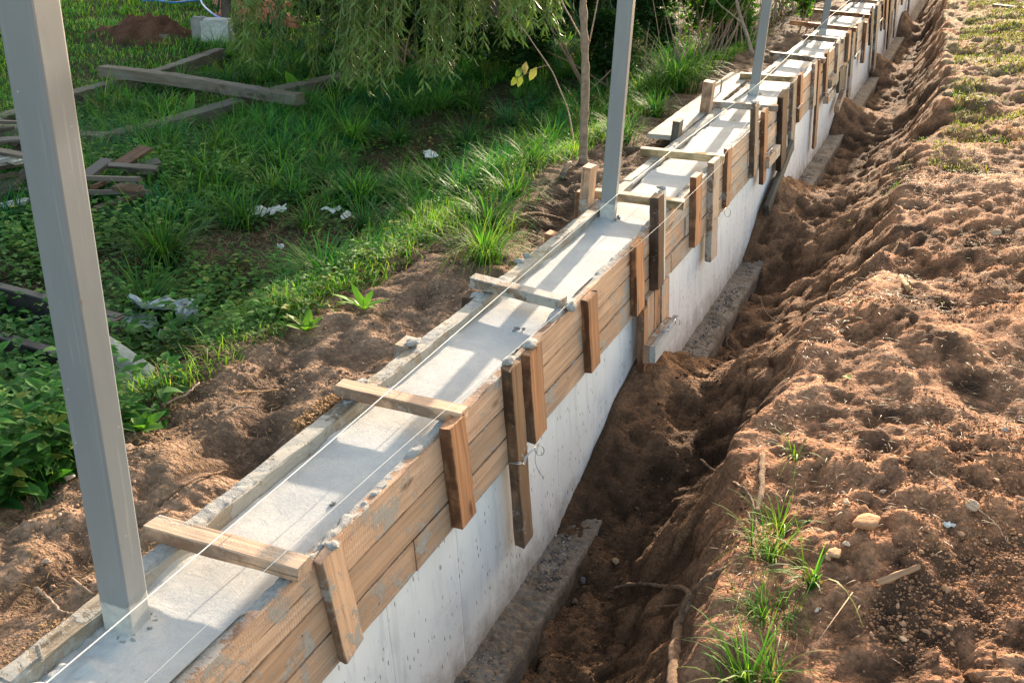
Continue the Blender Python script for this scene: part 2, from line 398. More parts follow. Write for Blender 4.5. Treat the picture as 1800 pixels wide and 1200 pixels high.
def m_clod():
    m = M('soil_clod', .95); m.b.inputs['Specular IOR Level'].default_value = .08
    at = m.n('VertexColor', layer_name='Col').outputs['Color']; p = m.pos()
    n2 = m.noise(p, 80, 4, .7); m.color(m.mix(1.0, at, m.ramp(n2, (.3, (.75, .72, .7)), (.7, (1.2, 1.18, 1.15))), 'MULTIPLY'))
    m.bump(n2, .7, .006); return m.m
def m_leaf(name, trans=.4, rough=.55, spec=.12):
    m = M(name, rough); m.b.inputs['Specular IOR Level'].default_value = spec
    at = m.n('VertexColor', layer_name='Col').outputs['Color']
    m.color(at)
    tr = m.n('BsdfTranslucent'); m.L(m.mix(1.0, at, (1.5, 1.6, .6), 'MULTIPLY'), tr.inputs[0])
    mx = m.n('MixShader'); mx.inputs[0].default_value = trans
    m.L(m.b.outputs[0], mx.inputs[1]); m.L(tr.outputs[0], mx.inputs[2])
    m.L(mx.outputs[0], m.N['Material Output'].inputs[0]); return m.m
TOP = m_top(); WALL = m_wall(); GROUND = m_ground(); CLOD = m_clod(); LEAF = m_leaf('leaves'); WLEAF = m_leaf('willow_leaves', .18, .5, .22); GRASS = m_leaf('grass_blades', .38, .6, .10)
FOOT = m_simple('rough_footing_concrete', (.10, .072, .052), (.23, .195, .165), 9, .95, 1.0, .02)
MORT = m_simple('mortar', (.19, .19, .185), (.31, .30, .285), 60, .95, .8, .006)
BARK = m_simple('bark', (.12, .085, .06), (.30, .25, .20), 25, .9, .8, .01)
ROOTM = m_simple('root_bark', (.06, .035, .022), (.30, .19, .12), 55, .95, 1.0, .012)
TWIG = m_simple('twig', (.16, .10, .07), (.34, .24, .17), 60, .85, .4, .004)
CHIPM = m_simple('wood_chip', (.33, .17, .07), (.50, .31, .16), 90, .9, .9, .01)
PAPER = m_simple('dirty_white_scrap', (.30, .29, .26), (.55, .54, .51), 14, .8, .3, .005)
FOAM = m_simple('foam', (.26, .28, .27), (.42, .44, .43), 40, .8, .8, .008)
STONEM = m_simple('grey_stone', (.12, .125, .12), (.24, .24, .23), 9, .9, .8, .02)
SLABM = m_simple('mossy_concrete', (.17, .16, .12), (.36, .35, .29), 12, .9, .6, .01)
BLACK = m_simple('black_plastic', (.010, .010, .011), (.026, .024, .025), 30, .6, .2, .003)
BRICKM = m_simple('brick', (.28, .10, .06), (.42, .18, .11), 20, .9, .6, .01)
HOSE = m_simple('blue_hose', (.02, .10, .35), (.03, .16, .45), 5, .4, .1, .001)
RUST = m_simple('rusty_rebar', (.14, .12, .11), (.32, .29, .26), 60, .7, .6, .004)
WIREM = M('steel_wire', .35); WIREM.color((.45, .46, .48)); WIREM.b.inputs['Metallic'].default_value = .85; WIRE = WIREM.m
STRM = M('white_string', .7); STRM.color((.62, .61, .58)); STRING = STRM.m
def m_post():
    m = M('grey_painted_steel', .38); o = m.obj(); m.b.inputs['Specular IOR Level'].default_value = .5
    n = m.noise(m.vm('MULTIPLY', o, (6, 6, 1.2)), 2, 5, .6); col = m.ramp(n, (.3, (.138, .154, .168)), (.7, (.168, .183, .196)))
    sc_ = m.noise(m.vm('MULTIPLY', o, (60, 60, 2.5)), 1, 4, .6); col = m.mix(m.ramp(sc_, (.60, 0), (.66, .35)), col, (.27, .27, .265))
    sm_ = m.noise(o, 5, 6, .7); col = m.mix(m.ramp(sm_, (.60, 0), (.72, .4)), col, (.25, .235, .21))
    rs = m.vor(m.vm('MULTIPLY', o, (1, 1, .6)), 17); col = m.mix(m.math('MULTIPLY', m.ramp(rs, (.03, 1), (.07, 0)), m.ramp(m.noise(o, 3, 2), (.5, 0), (.56, .8))), col, (.16, .10, .06))
    sp = m.vor(o, 26); col = m.mix(m.math('MULTIPLY', m.ramp(sp, (.035, 1), (.06, 0)), .5), col, (.5, .49, .46))
    sep = m.n('SeparateXYZ'); m.L(o, sep.inputs[0])
    z = m.math('ADD', sep.outputs[2], m.math('MULTIPLY', m.noise(o, 16, 5, .6), .05))
    r = m.n('MapRange'); m.L(z, r.inputs[0]); r.inputs['From Min'].default_value = .105; r.inputs['From Max'].default_value = .112; r.inputs['To Min'].default_value = 1; r.inputs['To Max'].default_value = 0
    col = m.mix(m.math('MULTIPLY', r.outputs[0], .75), col, m.ramp(m.noise(o, 40, 5), (.3, (.30, .30, .29)), (.7, (.45, .44, .41))))
    m.color(col); rr = m.math('MULTIPLY_ADD', r.outputs[0], .4); rr.node.inputs[2].default_value = .36; m.L(rr, m.b.inputs['Roughness'])
    m.bump(m.noise(o, 14, 3), .05, .01); return m.m
POST = m_post()

# ------------------------------------------------------------------ light
world = bpy.data.worlds.new('World'); sc.world = world; world.use_nodes = True
nt = world.node_tree; bg = nt.nodes['Background']; sky = nt.nodes.new('ShaderNodeTexSky'); sky.sky_type = 'NISHITA'
SUN_EL = math.radians(12.2); SUN_AZ = math.atan2(-.068, 1)
sky.sun_disc = False; sky.sun_elevation = SUN_EL; sky.sun_rotation = SUN_AZ; sky.dust_density = 2.5; sky.air_density = 1.0
tint = nt.nodes.new('ShaderNodeMix'); tint.data_type = 'RGBA'; tint.blend_type = 'MULTIPLY'; tint.inputs[0].default_value = 1
tint.inputs[7].default_value = (1.12, 1.0, .84, 1); nt.links.new(sky.outputs[0], tint.inputs[6]); nt.links.new(tint.outputs[2], bg.inputs[0]); bg.inputs[1].default_value = .85
sl = bpy.data.lights.new('sun', 'SUN'); sl.energy = 19.0; sl.angle = math.radians(.6); sl.color = (1.0, .82, .62)
so = bpy.data.objects.new('sun', sl); C.objects.link(so)
so.rotation_euler = Vector((math.sin(SUN_AZ) * math.cos(SUN_EL), math.cos(SUN_AZ) * math.cos(SUN_EL), math.sin(SUN_EL))).to_track_quat('Z', 'Y').to_euler()
so.location = (0, 0, 20)
sc.view_settings.view_transform = 'Standard'; sc.view_settings.look = 'None'; sc.view_settings.exposure = 0

# ------------------------------------------------------------------ ground sheet
def geom(a, b, s0, r):
    o = [a]; s = s0
    while o[-1] < b: o.append(o[-1] + s); s *= r
    return o
xs = sorted([-v for v in geom(9, 120, .25, 1.25)]) + list(np.arange(-9 + .06, -2.7, .06)) + list(np.arange(-2.7, -1.5, .014)) + [-1.48, -1.3, -1.14, -1.11] + list(np.arange(-1.08, .85, .0115)) + list(np.arange(.88, 3, .06)) + geom(3.1, 120, .2, 1.25)
ys = sorted([-v for v in geom(0, 60, .2, 1.3)]) [:-1] + list(np.arange(0, 1.3, .05)) + list(1.3 * np.exp(np.arange(0, math.log(30 / 1.3), .0042))) + geom(30.5, 160, .6, 1.2)
xs = np.array(xs); ys = np.array(ys); X, Y = np.meshgrid(xs, ys); Z = G(X, Y, 1)
far = sst(25, 60, np.hypot(X, Y)); Z = Z * (1 - far) + -.3 * far * (1 + 0 * Z)
gx = np.gradient(Z, axis=1) / np.gradient(X, axis=1)
steep = sst(.6, 2.0, np.abs(gx)) * (X > -1.05) * (X < .6)
X2 = X - steep * (.02 + .05 * fbm(Y * 3.3, Z * 6, 81, 4) + .02 * fbm(Y * 16, Z * 16, 82, 3))
# colours
n1 = fbm(X * 1.7, Y * 1.4, 91, 4) + .5; n2 = fbm(X * 6, Y * 5, 92, 3) + .5
def lerp(a, b, t): return np.asarray(a)[None, None] * (1 - t[..., None]) + np.asarray(b)[None, None] * t[..., None]
sand = lerp((.315, .175, .108), (.30, .138, .070), np.clip(n1 * 1.2 - .1, 0, 1))
dark = np.array((.09, .05, .032)); k = sst(.50, .80, n2 * .55 + n1 * .5)[..., None]; bankc = sand * (1 - k) + dark * k
trc = lerp((.085, .05, .031), (.19, .105, .06), np.clip(n1, 0, 1)) * (1 + .35 * sst(3.4, 4.4, Y))[..., None]  # soil brightened farther along the trench, sunlight painted into its colour
WB = .17 * fbm(Y * 1.6, Y * 0 + 3.1, 3, 3)
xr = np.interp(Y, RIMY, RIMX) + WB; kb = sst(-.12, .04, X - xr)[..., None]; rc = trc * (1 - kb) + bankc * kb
fg = (sst(8, 12, Y) * (X > xr) * sst(.35, .6, n2))[..., None]; rc = rc * (1 - fg * .6) + np.array((.20, .17, .08)) * fg * .6
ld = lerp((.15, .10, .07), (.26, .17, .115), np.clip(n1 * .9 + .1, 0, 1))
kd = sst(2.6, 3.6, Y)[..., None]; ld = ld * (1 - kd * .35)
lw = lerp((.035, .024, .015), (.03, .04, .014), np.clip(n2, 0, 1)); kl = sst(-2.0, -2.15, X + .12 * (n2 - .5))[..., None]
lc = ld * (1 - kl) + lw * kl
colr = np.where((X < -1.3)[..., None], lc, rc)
def blur(a, n):
    for ax in (0, 1):
        c_ = np.cumsum(np.concatenate([np.repeat(np.take(a, [0], ax), n + 1, ax), a, np.repeat(np.take(a, [-1], ax), n, ax)], ax), axis=ax)
        a = (np.take(c_, range(2 * n + 1, c_.shape[ax]), ax) - np.take(c_, range(0, c_.shape[ax] - 2 * n - 1), ax)) / (2 * n + 1)
    return a
hol = np.clip((Z - blur(blur(Z, 3), 3)) / .012, -1, 1) + .8 * np.clip((Z - blur(blur(Z, 10), 10)) / .035, -1, 1)   # darker hollows and paler crests, relief shade painted into the soil colour
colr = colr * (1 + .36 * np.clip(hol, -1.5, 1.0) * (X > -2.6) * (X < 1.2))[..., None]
ny, nx = X.shape; idx = np.arange(ny * nx).reshape(ny, nx)
F = np.stack([idx[:-1, :-1], idx[:-1, 1:], idx[1:, 1:], idx[1:, :-1]], -1).reshape(-1, 4)
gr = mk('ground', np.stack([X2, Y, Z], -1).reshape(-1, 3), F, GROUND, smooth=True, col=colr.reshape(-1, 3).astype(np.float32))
tag(gr, kind='structure')

# ------------------------------------------------------------------ concrete foundation
Y0, Y1 = -3.0, 32.0
fnd = empty('concrete_foundation', (-1.3, 1, -1.05), 'long freshly poured pale concrete foundation wall running along the trench', 'foundation wall')
TH = .032
xin, xfa = -1.457, XF - TH
yy = np.concatenate([np.arange(Y0, 1, .1), np.exp(np.arange(math.log(1.0), math.log(Y1), .006))]); 
xx = np.linspace(xin, xfa + .004, 26); TX, TY = np.meshgrid(xx, yy)
e1 = np.clip(1 - (TX - xin) / .03, 0, 1); e2 = np.clip(1 - (xfa - TX) / .035, 0, 1)
TZ = Z_TOP + .005 * fbm(TX * 6, TY * 4, 101, 3) + e1 ** 2 * .018 * np.clip(.2 + 1.6 * fbm(TX * 0, TY * 9, 102, 4), 0, 1) + e2 ** 2 * .05 * np.clip(.35 + 1.6 * fbm(TX * 0 + 3, TY * 7, 103, 4), 0, 1)
for py_ in (1.23, 4.46, 7.98, 11.65, 15.6, 19.5): TZ += .016 * np.exp(-((TX + 1.405) ** 2 + (TY - py_) ** 2) / .06 ** 2) * (1 + fbm(TX * 30, TY * 30, 104, 3))
near = np.exp(-((TY - 1.0) / .22) ** 2) * sst(-1.33, -1.40, TX); TZ += near * .02 * np.abs(fbm(TX * 22, TY * 18, 105, 4)) * 2
ny, nx = TX.shape; idx = np.arange(ny * nx).reshape(ny, nx)
F = np.stack([idx[:-1, :-1], idx[:-1, 1:], idx[1:, 1:], idx[1:, :-1]], -1).reshape(-1, 4)
mk('top_surface', np.stack([TX, TY, TZ], -1).reshape(-1, 3), F, TOP, fnd, smooth=True)
# body
fz = np.concatenate([[-.05], np.linspace(-.25, -1.15, 40)]); BY, BZ = np.meshgrid(yy[::3], fz)
BX = xfa - KB * BZ + .003 * fbm(BY * 3, BZ * 3, 110, 3)
ny, nx = BX.shape; idx = np.arange(ny * nx).reshape(ny, nx)
F = np.stack([idx[:-1, :-1], idx[1:, :-1], idx[1:, 1:], idx[:-1, 1:]], -1).reshape(-1, 4)
V = np.stack([BX, BY, BZ], -1).reshape(-1, 3); nV = len(V)
back = []
for y_ in (Y0, yy[::3][-1]):
    back += [(xin - .002, y_, -.055), (xin - .002, y_, -1.15), (xfa - .005, y_, -.055), (xfa + .11, y_, -1.15)]
V = np.vstack([V, back]); Fl = [tuple(f) for f in F]
b = nV; Fl += [(b, b + 1, b + 5, b + 4), (b, b + 2, b + 3, b + 1), (b + 4, b + 5, b + 7, b + 6)]
mk('wall', V, Fl, WALL, fnd, smooth=True)
# footing
fx = np.linspace(-1.10, -.945, 22); FY = np.concatenate([np.arange(Y0, 1.5, .1), np.exp(np.arange(math.log(1.5), math.log(14), .0028)), np.arange(14.1, Y1, .1)])
A, B = np.meshgrid(fx, FY); A2 = A + (A > -.94) * .02 * fbm(B * 6, B * 0, 120, 4)
Zt = -.93 + .012 * fbm(A * 9, B * 8, 121, 4) + .012 * (.5 - worley(A * 38, B * 34, 122)) + .007 * (.5 - worley(A * 90, B * 80, 124)) - .008 * (A > -.94)
A = np.concatenate([A2, A2[:, -1:] + .012 * fbm(B[:, -1:] * 9, B[:, -1:] * 0, 123, 3), A2[:, -1:] + .01], 1); B = np.concatenate([B, B[:, :1], B[:, :1]], 1)
Zt = np.concatenate([Zt, Zt[:, -1:] - .05, Zt[:, -1:] * 0 - 1.3], 1)
ny, nx = A.shape; idx = np.arange(ny * nx).reshape(ny, nx)
F = np.stack([idx[:-1, :-1], idx[:-1, 1:], idx[1:, 1:], idx[1:, :-1]], -1).reshape(-1, 4)
mk('footing', np.stack([A, B, Zt], -1).reshape(-1, 3), F, FOOT, fnd, smooth=True)

P = []; S = []; CC = []
for i in range(5200):
    y_ = math.exp(random.uniform(math.log(2.1), math.log(10))); x_ = min(-.955, random.gauss(-1.02, .03))
    if vnoise(np.array([y_ * 2.7]), np.array([x_ * 9]), 61)[0] < -.12: continue
    P.append((x_, y_, -.932 + random.uniform(-.006, .008))); S.append(.0025 + .009 * random.random() ** 3)
    c_ = random.uniform(.10, .26); b_ = random.random(); CC.append((c_, c_ * (.95 - .2 * b_), c_ * (1.0 - .45 * b_)))
CRUST = (np.array(P), S, np.array(CC))
# ------------------------------------------------------------------ trench-side formwork (boards, studs)
un = Vector((1, 0, KB)).normalized(); dn = Vector((KB, 0, -1)).normalized()      # outward normal and down the face
def face(y, s, d): return Vector((XF, y, 0)) + dn * s + un * d
ff = empty('board_formwork', (XF, 1, -.35), 'three-board pine formwork with upright studs on the trench side of the wall', 'formwork')
rows = [(0.0, .121), (.125, .110), (.239, .104)]
rj = random.Random(5)
for ri, (s0, w) in enumerate(rows):
    y = [-3.0, -2.6, -2.9][ri]
    while y < 31:
        L = rj.uniform(1.5, 2.9)
        if y < 1.0 < y + L and ri == 0: L = 4.35 - y
        if ri == 0 and 4.2 < y < 4.5: L = 1.52
        pat = y + L / 2 > 4.6 and (ri > 0 or rj.random() < .5)
        mt = W_PATCH if pat else (W_FORM if ri == 0 else W_FORM2)
        c = face(y + L / 2, s0 + w / 2 + rj.uniform(-.002, .002), -.016 + rj.uniform(-.002, .002))
        board('board', L - .006, w - .002, .032, mt, c, (0, 1, 0), dn, ff, c=.002, jit=.0015)
        y += L
STUDS = [  # protrusion, y0/y1 at the top, s_top, y0/y1 at the bottom, s_bottom, material, label
 (.026, 1.57, 1.66, -.002, 1.61, 1.70, .33, 'F', None),
 (.038, 2.21, 2.31, -.03, 2.24, 2.33, .325, 'O', None),
 (.040, 2.64, 2.72, -.024, 2.67, 2.755, .68, 'B', 'long weathered stud with a wire tie round it'),
 (.034, 2.80, 2.91, -.014, 2.82, 2.93, .335, 'O', None),
 (.034, 3.38, 3.49, .008, 3.41, 3.51, .325, 'O', None),
 (.030, 4.00, 4.12, -.018, 4.02, 4.13, .315, 'O', None),
 (.042, 4.30, 4.40, -.155, 4.30, 4.42, .30, 'D', 'tall dark wet stud standing above the form'),
 (.022, 4.43, 4.50, -.150, 4.42, 4.50, .31, 'W', 'stud painted white on its outer face'),
 (.036, 5.02, 5.15, -.070, 5.05, 5.14, .31, 'O', None),
 (.038, 5.42, 5.57, -.055, 5.42, 5.55, .52, 'X', None),
 (.028, 5.81, 5.92, -.045, 5.81, 5.91, .31, 'O', None),
 (.034, 6.53, 6.65, -.172, 6.57, 6.72, .31, 'G', 'tall stud with mortar on its top'),
 (.032, 6.88, 7.00, -.068, 6.95, 7.06, .45, 'O', None),
 (.042, 7.53, 7.74, -.060, 7.63, 7.80, .50, 'D', 'dark round-topped stud'),
 (.028, 8.06, 8.24, -.072, 8.14, 8.26, .51, 'G', None),
 (.026, 8.40, 8.52, -.080, 8.46, 8.56, .31, 'O', None),
 (.030, 9.12, 9.27, -.072, 9.18, 9.34, .33, 'X', None),
 (.022, 9.48, 9.63, -.036, 9.48, 9.62, .76, 'O', 'long narrow stud reaching far down the wall'),
 (.028, 9.88, 10.02, -.055, 9.96, 10.1, .36, 'O', None),
 (.028, 10.70, 10.87, -.045, 10.78, 10.93, .38, 'X', None),
 (.034, 11.50, 11.69, -.040, 11.54, 11.68, .26, 'O', None),
 (.026, 11.95, 12.20, -.025, 11.97, 12.16, .75, 'G', None),
 (.022, 12.42, 12.56, -.040, 12.48, 12.62, .36, 'X', None),
 (.044, 13.20, 13.36, .040, 13.15, 13.32, .52, 'O', None),
 (.028, 13.88, 14.09, -.040, 14.0, 14.2, .38, 'D', None),
 (.036, 14.55, 14.85, -.050, 14.7, 14.98, .84, 'G', None),
 (.024, 15.51, 15.70, -.045, 15.6, 15.8, .40, 'D', None),
 (.032, 15.94, 16.22, -.040, 16.1, 16.4, .41, 'O', None),
 (.024, 16.70, 16.99, -.035, 16.9, 17.2, .80, 'D', None),
 (.026, 17.78, 18.13, -.030, 18.0, 18.35, .75, 'X', None),
 (.03, 19.2, 19.4, -.04, 19.2, 19.4, .4, 'O', None), (.03, 21.0, 21.2, -.04, 21.0, 21.2, .7, 'G', None), (.03, 23.0, 23.2, -.04, 23.0, 23.2, .5, 'O', None)]
WM = {'F': W_FORM2, 'O': W_ORANGE, 'C': W_CROSS, 'D': W_DARK, 'W': W_WHITE, 'X': W_PATCH, 'G': W_GREY, 'B': W_BROWN}
for (d, ya, yb, s0, yc, yd, s1, mt, lb) in STUDS:
    a = face((ya + yb) / 2, s0, d / 2 + .001); bb = face((yc + yd) / 2, s1, d / 2 + .001)
    o = board('stud', (bb - a).length, (yb - ya), d, WM[mt], (a + bb) / 2, bb - a, (0, 1, 0), ff, c=.003, ragged=.012 if s1 < .6 else .02, jit=.002)
    if lb: o['label'] = lb
# short boards and blocks nailed over the joints
def cover(y0, y1, s0, s1, d0, th, mat, horiz=False, lb=None):
    c = face((y0 + y1) / 2, (s0 + s1) / 2, d0 + th / 2)
    if horiz: o = board('batten', y1 - y0, s1 - s0, th, mat, c, (0, 1, 0), dn, ff)
    else: o = board('batten', s1 - s0, y1 - y0, th, mat, c, dn, (0, 1, 0), ff)
    if lb: o['label'] = lb
cover(4.12, 4.18, .33, .645, .001, .034, W_ORANGE)
cover(4.20, 4.31, .30, .60, .001, .026, W_FORM2)
cover(4.313, 4.42, .30, .59, .001, .026, W_ORANGE)
cover(4.423, 4.56, .31, .585, .001, .028, W_FORM2)
cover(4.12, 4.50, .505, .60, .03, .03, W_FORM2, True)
cover(4.11, 4.52, .50, .585, .061, .028, W_WHITE, True, 'split white painted block tied on with wire')
cover(7.08, 7.36, .10, .215, .001, .022, W_PATCH, True)
cover(7.0, 7.42, .27, .35, .012, .05, W_PATCH, True, 'short block nailed across below the joint')
cover(10.2, 10.62, .25, .33, .005, .05, W_GREY, True)
cover(9.95, 10.35, .36, .43, .01, .05, W_PATCH, True)
cover(10.95, 11.4, .28, .50, .005, .03, W_OLD, False)
a = face(7.15, .70, .03); bb = face(8.1, .42, .035)
board('brace', (bb - a).length, .085, .035, W_OLD, (a + bb) / 2, bb - a, dn, ff)['label'] = 'grey brace sloping down to the soil'
a = face(10.9, .66, .03); bb = face(11.35, .56, .03)
board('brace', (bb - a).length, .07, .05, W_FORM2, (a + bb) / 2, bb - a, dn, ff)
# mortar left on the tops of the boards
def strip(name, parent, x0, x1, amp, thr, seed, z0=0.0):
    ya = np.exp(np.arange(math.log(.5), math.log(22), .0028)); xa = np.linspace(x0, x1, 9); A, B = np.meshgrid(xa, ya)
    k_ = np.clip(fbm(A * 8, B * 5, seed, 4) * 1.3 + .25 * fbm(B * 0, B * 1.7, seed + 9, 2) - thr, -.02, .5); t = (A - x0) / (x1 - x0)
    Z_ = z0 - .005 + np.where(k_ > 0, .0045, 0) + amp * k_ + .0035 * fbm(A * 60, B * 60, seed + 3, 3) - .02 * (np.abs(t - .5) > .49)
    ny, nx = A.shape; idx = np.arange(ny * nx).reshape(ny, nx); F = np.stack([idx[:-1, :-1], idx[:-1, 1:], idx[1:, 1:], idx[1:, :-1]], -1).reshape(-1, 4)
    return mk(name, np.stack([A, B, Z_], -1).reshape(-1, 3), F, MORT, parent, smooth=True)
def blob(name, c, rx, ry, rz, parent, seed):
    V, F = ICO[3]; V = V.copy(); k_ = 1 + .55 * fbm(V[:, 0] * 1.7 + seed, V[:, 1] * 1.7 + V[:, 2], seed, 3) + .22 * fbm(V[:, 0] * 6 + V[:, 2] * 5, V[:, 1] * 6, seed + 3, 2)
    V = V * k_[:, None] * [rx * .8, ry * .8, rz * .6]; return mk(name, V + np.array(c), F, MORT, parent, smooth=True)
for i_, (y_, s_, w_, hh_) in enumerate(((2.685, -.035, .038, .022), (2.86, -.022, .048, .024), (3.255, -.012, .04, .03), (1.635, -.004, .02, .012), (4.46, -.16, .02, .014), (6.6, -.18, .05, .014))):
    c = face(y_, s_, .012); blob('mortar_cap', tuple(c), .026, w_, hh_, ff, 500 + i_ * 7)
strip('mortar_residue', ff, XF - .040, XF - .004, .024, .03, 301)

# ------------------------------------------------------------------ rear formwork
rf = empty('board_formwork', (-1.5, 1, -.2), 'mortar-caked rear formwork boards and stakes on the grass side of the wall', 'formwork')
y = -3.0
while y < 31:
    L = {0: 3.98}.get(0, 2) if y < -2 else rj.uniform(1.4, 3.0)
    if 4.0 < y < 4.6: L = .42
    x0 = -1.485 + rj.uniform(-.006, .006)
    board('board', L - .01, .16, .05 if y < 4.5 else .045, W_LEFT if y < 4.4 or y > 4.9 else W_CROSS, (x0, y + L / 2, -.08 + rj.uniform(-.004, .003)), (0, 1, 0), (0, 0, 1), rf, jit=.003, warp=.003)
    board('board', L - .01, .14, .045, W_LEFT, (x0, y + L / 2, -.24), (0, 1, 0), (0, 0, 1), rf)
    y += L
for (y_, top, w, t, mt, lb) in ((.72, .0, .09, .05, W_ORANGE, None), (2.70, .012, .09, .05, W_CROSS, 'stake end with mortar on it'), (3.19, .0, .05, .045, W_DARK, None), (4.04, .0, .07, .045, W_ORANGE, None),
                        (4.50, .20, .10, .045, W_CROSS, 'tall sawn stake standing well above the board'), (6.16, .10, .10, .045, W_OLD, 'short split stake'), (6.98, .21, .09, .07, W_CROSS, 'tall narrow stake beyond the second post'),
                        (9.6, .03, .09, .05, W_CROSS, None), (12.1, .03, .09, .05, W_GREY, None), (15.0, .03, .09, .05, W_GREY, None)):
    o = board('stake', .5 + top, w, t, mt, (-1.512 - t / 2, y_, top - (.5 + top) / 2), (0.02, 0, 1), (0, 1, 0), rf, ragged=.006)
    if lb: o['label'] = lb
board('stake', .3, .05, .04, W_ORANGE, (-1.585, 4.56, -.1), (.02, 0, 1), (0, 1, 0), rf)
strip('mortar_residue', rf, -1.512, -1.459, .011, .06, 321)
for i_, (y_, z_, w_) in enumerate(((2.36, .012, .03), (2.70, .014, .045), (3.215, -.004, .045), (3.24, -.05, .03), (3.62, .0, .03), (3.70, .0, .02))):
    blob('mortar_cap', (-1.505, y_, z_), .028, w_, .02, rf, 560 + i_ * 5)

# spare board lying outside the rear form
a = Vector((-1.60, 6.15, -.005)); bb = Vector((-1.60, 8.6, -.005))
tag(board('wide_board', 2.5, .20, .03, W_LEFT, (-1.635, 7.4, -.02), (-.012, 1, 0), (1, 0, .05)), 'wide mortar-stained board lying flat along the rear of the form', 'board')

# ------------------------------------------------------------------ crosspieces
CP = [((-1.548, 1.485), (-1.128, 1.512), .058, .040, W_CROSS, 'nearest sawn crosspiece over the form, knotty and spattered with mortar'),
 ((-1.540, 2.297), (-1.120, 2.320), .058, .040, W_CROSS, 'second crosspiece from the camera, nailed onto an upright stud end'),
 ((-1.560, 3.285), (-1.165, 3.250), .062, .042, W_COAT, 'mortar-caked crosspiece with grey lumps of mortar under both ends'),
 ((-1.54, 4.645), (-1.09, 4.700), .060, .042, W_YEL, 'clean yellow crosspiece just behind the second steel post'),
 ((-1.590, 5.59), (-1.115, 5.67), .060, .042, W_YEL, 'clean yellow crosspiece alone between the second and third posts'),
 ((-1.57, 7.14), (-1.10, 7.26), .065, .042, W_GREY, 'half grey half orange crosspiece in front of the third post'),
 ((-1.61, 8.38), (-1.13, 8.48), .070, .045, W_YEL, 'pale crosspiece just behind the third steel post'),
 ((-1.60, 9.65), (-1.10, 9.60), .080, .045, W_GREY, 'grey mortar-coated crosspiece midway between third and fourth posts'),
 ((-1.50, 10.98), (-1.10, 10.96), .080, .045, W_GREY, 'short grey crosspiece in front of the fourth steel post'),
 ((-1.83, 12.05), (-1.09, 11.98), .080, .045, W_ORANGE, 'long orange crosspiece overhanging the grass behind the fourth post'),
 ((-1.80, 13.36), (-1.09, 13.30), .080, .045, W_ORANGE, 'long thin crosspiece, farthest of the two overhanging the bushes'),
 ((-1.60, 15.1), (-1.09, 15.05), .080, .045, W_CROSS, 'small crosspiece in the distance before the fifth post'),
 ((-1.60, 17.3), (-1.09, 17.25), .080, .045, W_CROSS, 'farthest crosspiece at the end of the visible wall')]
for (a, b_, w, t, mt, lb) in CP:
    a = Vector((*a, t / 2 + .003)); b_ = Vector((*b_, t / 2 + .003))
    o = board('crosspiece', (b_ - a).length, w, t, mt, (a + b_) / 2, b_ - a, (0, 1, 0), None, ragged=.008, jit=.0018, c=.004)
    tag(o, lb, 'crosspiece', 'wooden crosspieces tying the formwork')

# ------------------------------------------------------------------ steel posts
PL = ['nearest grey square steel post, large at the left of the picture', 'second grey square steel post, beside the tall dark stud', 'third grey square steel post, with a stake and crosspiece before it',
      'fourth grey square steel post, by the overhanging orange crosspiece', 'fifth steel post, only its base in view at the top edge', 'sixth steel post, beyond the top edge of the view']
def post_geo(w, h, r=.007, t=.004):
    pts = []
    for cx, cy, a0 in ((1, 1, 0), (-1, 1, 90), (-1, -1, 180), (1, -1, 270)):
        for k in range(4):
            a = math.radians(a0 + k * 30); pts.append((cx * (w / 2 - r) + r * math.cos(a), cy * (w / 2 - r) + r * math.sin(a)))
    n = len(pts); zs = [-.3, 0, .05, .1, .3, 1, 2, h]; V = [(x, y, z) for z in zs for x, y in pts]; F = []
    for i in range(len(zs) - 1):
        for j in range(n): F.append((i * n + j, i * n + (j + 1) % n, (i + 1) * n + (j + 1) % n, (i + 1) * n + j))
    q = len(V); V += [(x * (1 - 2 * t / w), y * (1 - 2 * t / w), h) for x, y in pts]; V += [(x * (1 - 2 * t / w), y * (1 - 2 * t / w), h - .3) for x, y in pts]
    l = (len(zs) - 1) * n
    for j in range(n):
        F.append((l + j, l + (j + 1) % n, q + (j + 1) % n, q + j)); F.append((q + j, q + (j + 1) % n, q + n + (j + 1) % n, q + n + j))
    F.append(tuple(q + n + j for j in range(n)))
    return V, F
PV, PF = post_geo(.072, 2.35)
for i, yp in enumerate((1.243, 4.48, 7.99, 11.65, 15.6, 19.5)):
    e = empty('steel_post', (-1.408, yp, Z_TOP), PL[i], 'post', 'grey square steel posts set in the wall')
    if i == 0: o = mk('tube', np.array(PV) + np.array(e['_o']), PF, POST, e); base = o
    else: o = base.copy(); C.objects.link(o); o.parent = e
    o.rotation_euler.z = math.radians(7)
    P = []; 
    for _ in range(26):
        a = random.uniform(0, 6.28); r_ = .040 / max(abs(math.cos(a)), abs(math.sin(a))) + random.uniform(-.002, .012)
        P.append((-1.408 + r_ * math.cos(a), yp + r_ * math.sin(a), Z_TOP + random.uniform(.0, .012)))
    lumps('mortar_collar', np.array(P), [random.uniform(.006, .014) for _ in P], MORT, TPL2, e, flat=.7, smooth=True)
if 1:
    me = base.data
    pass

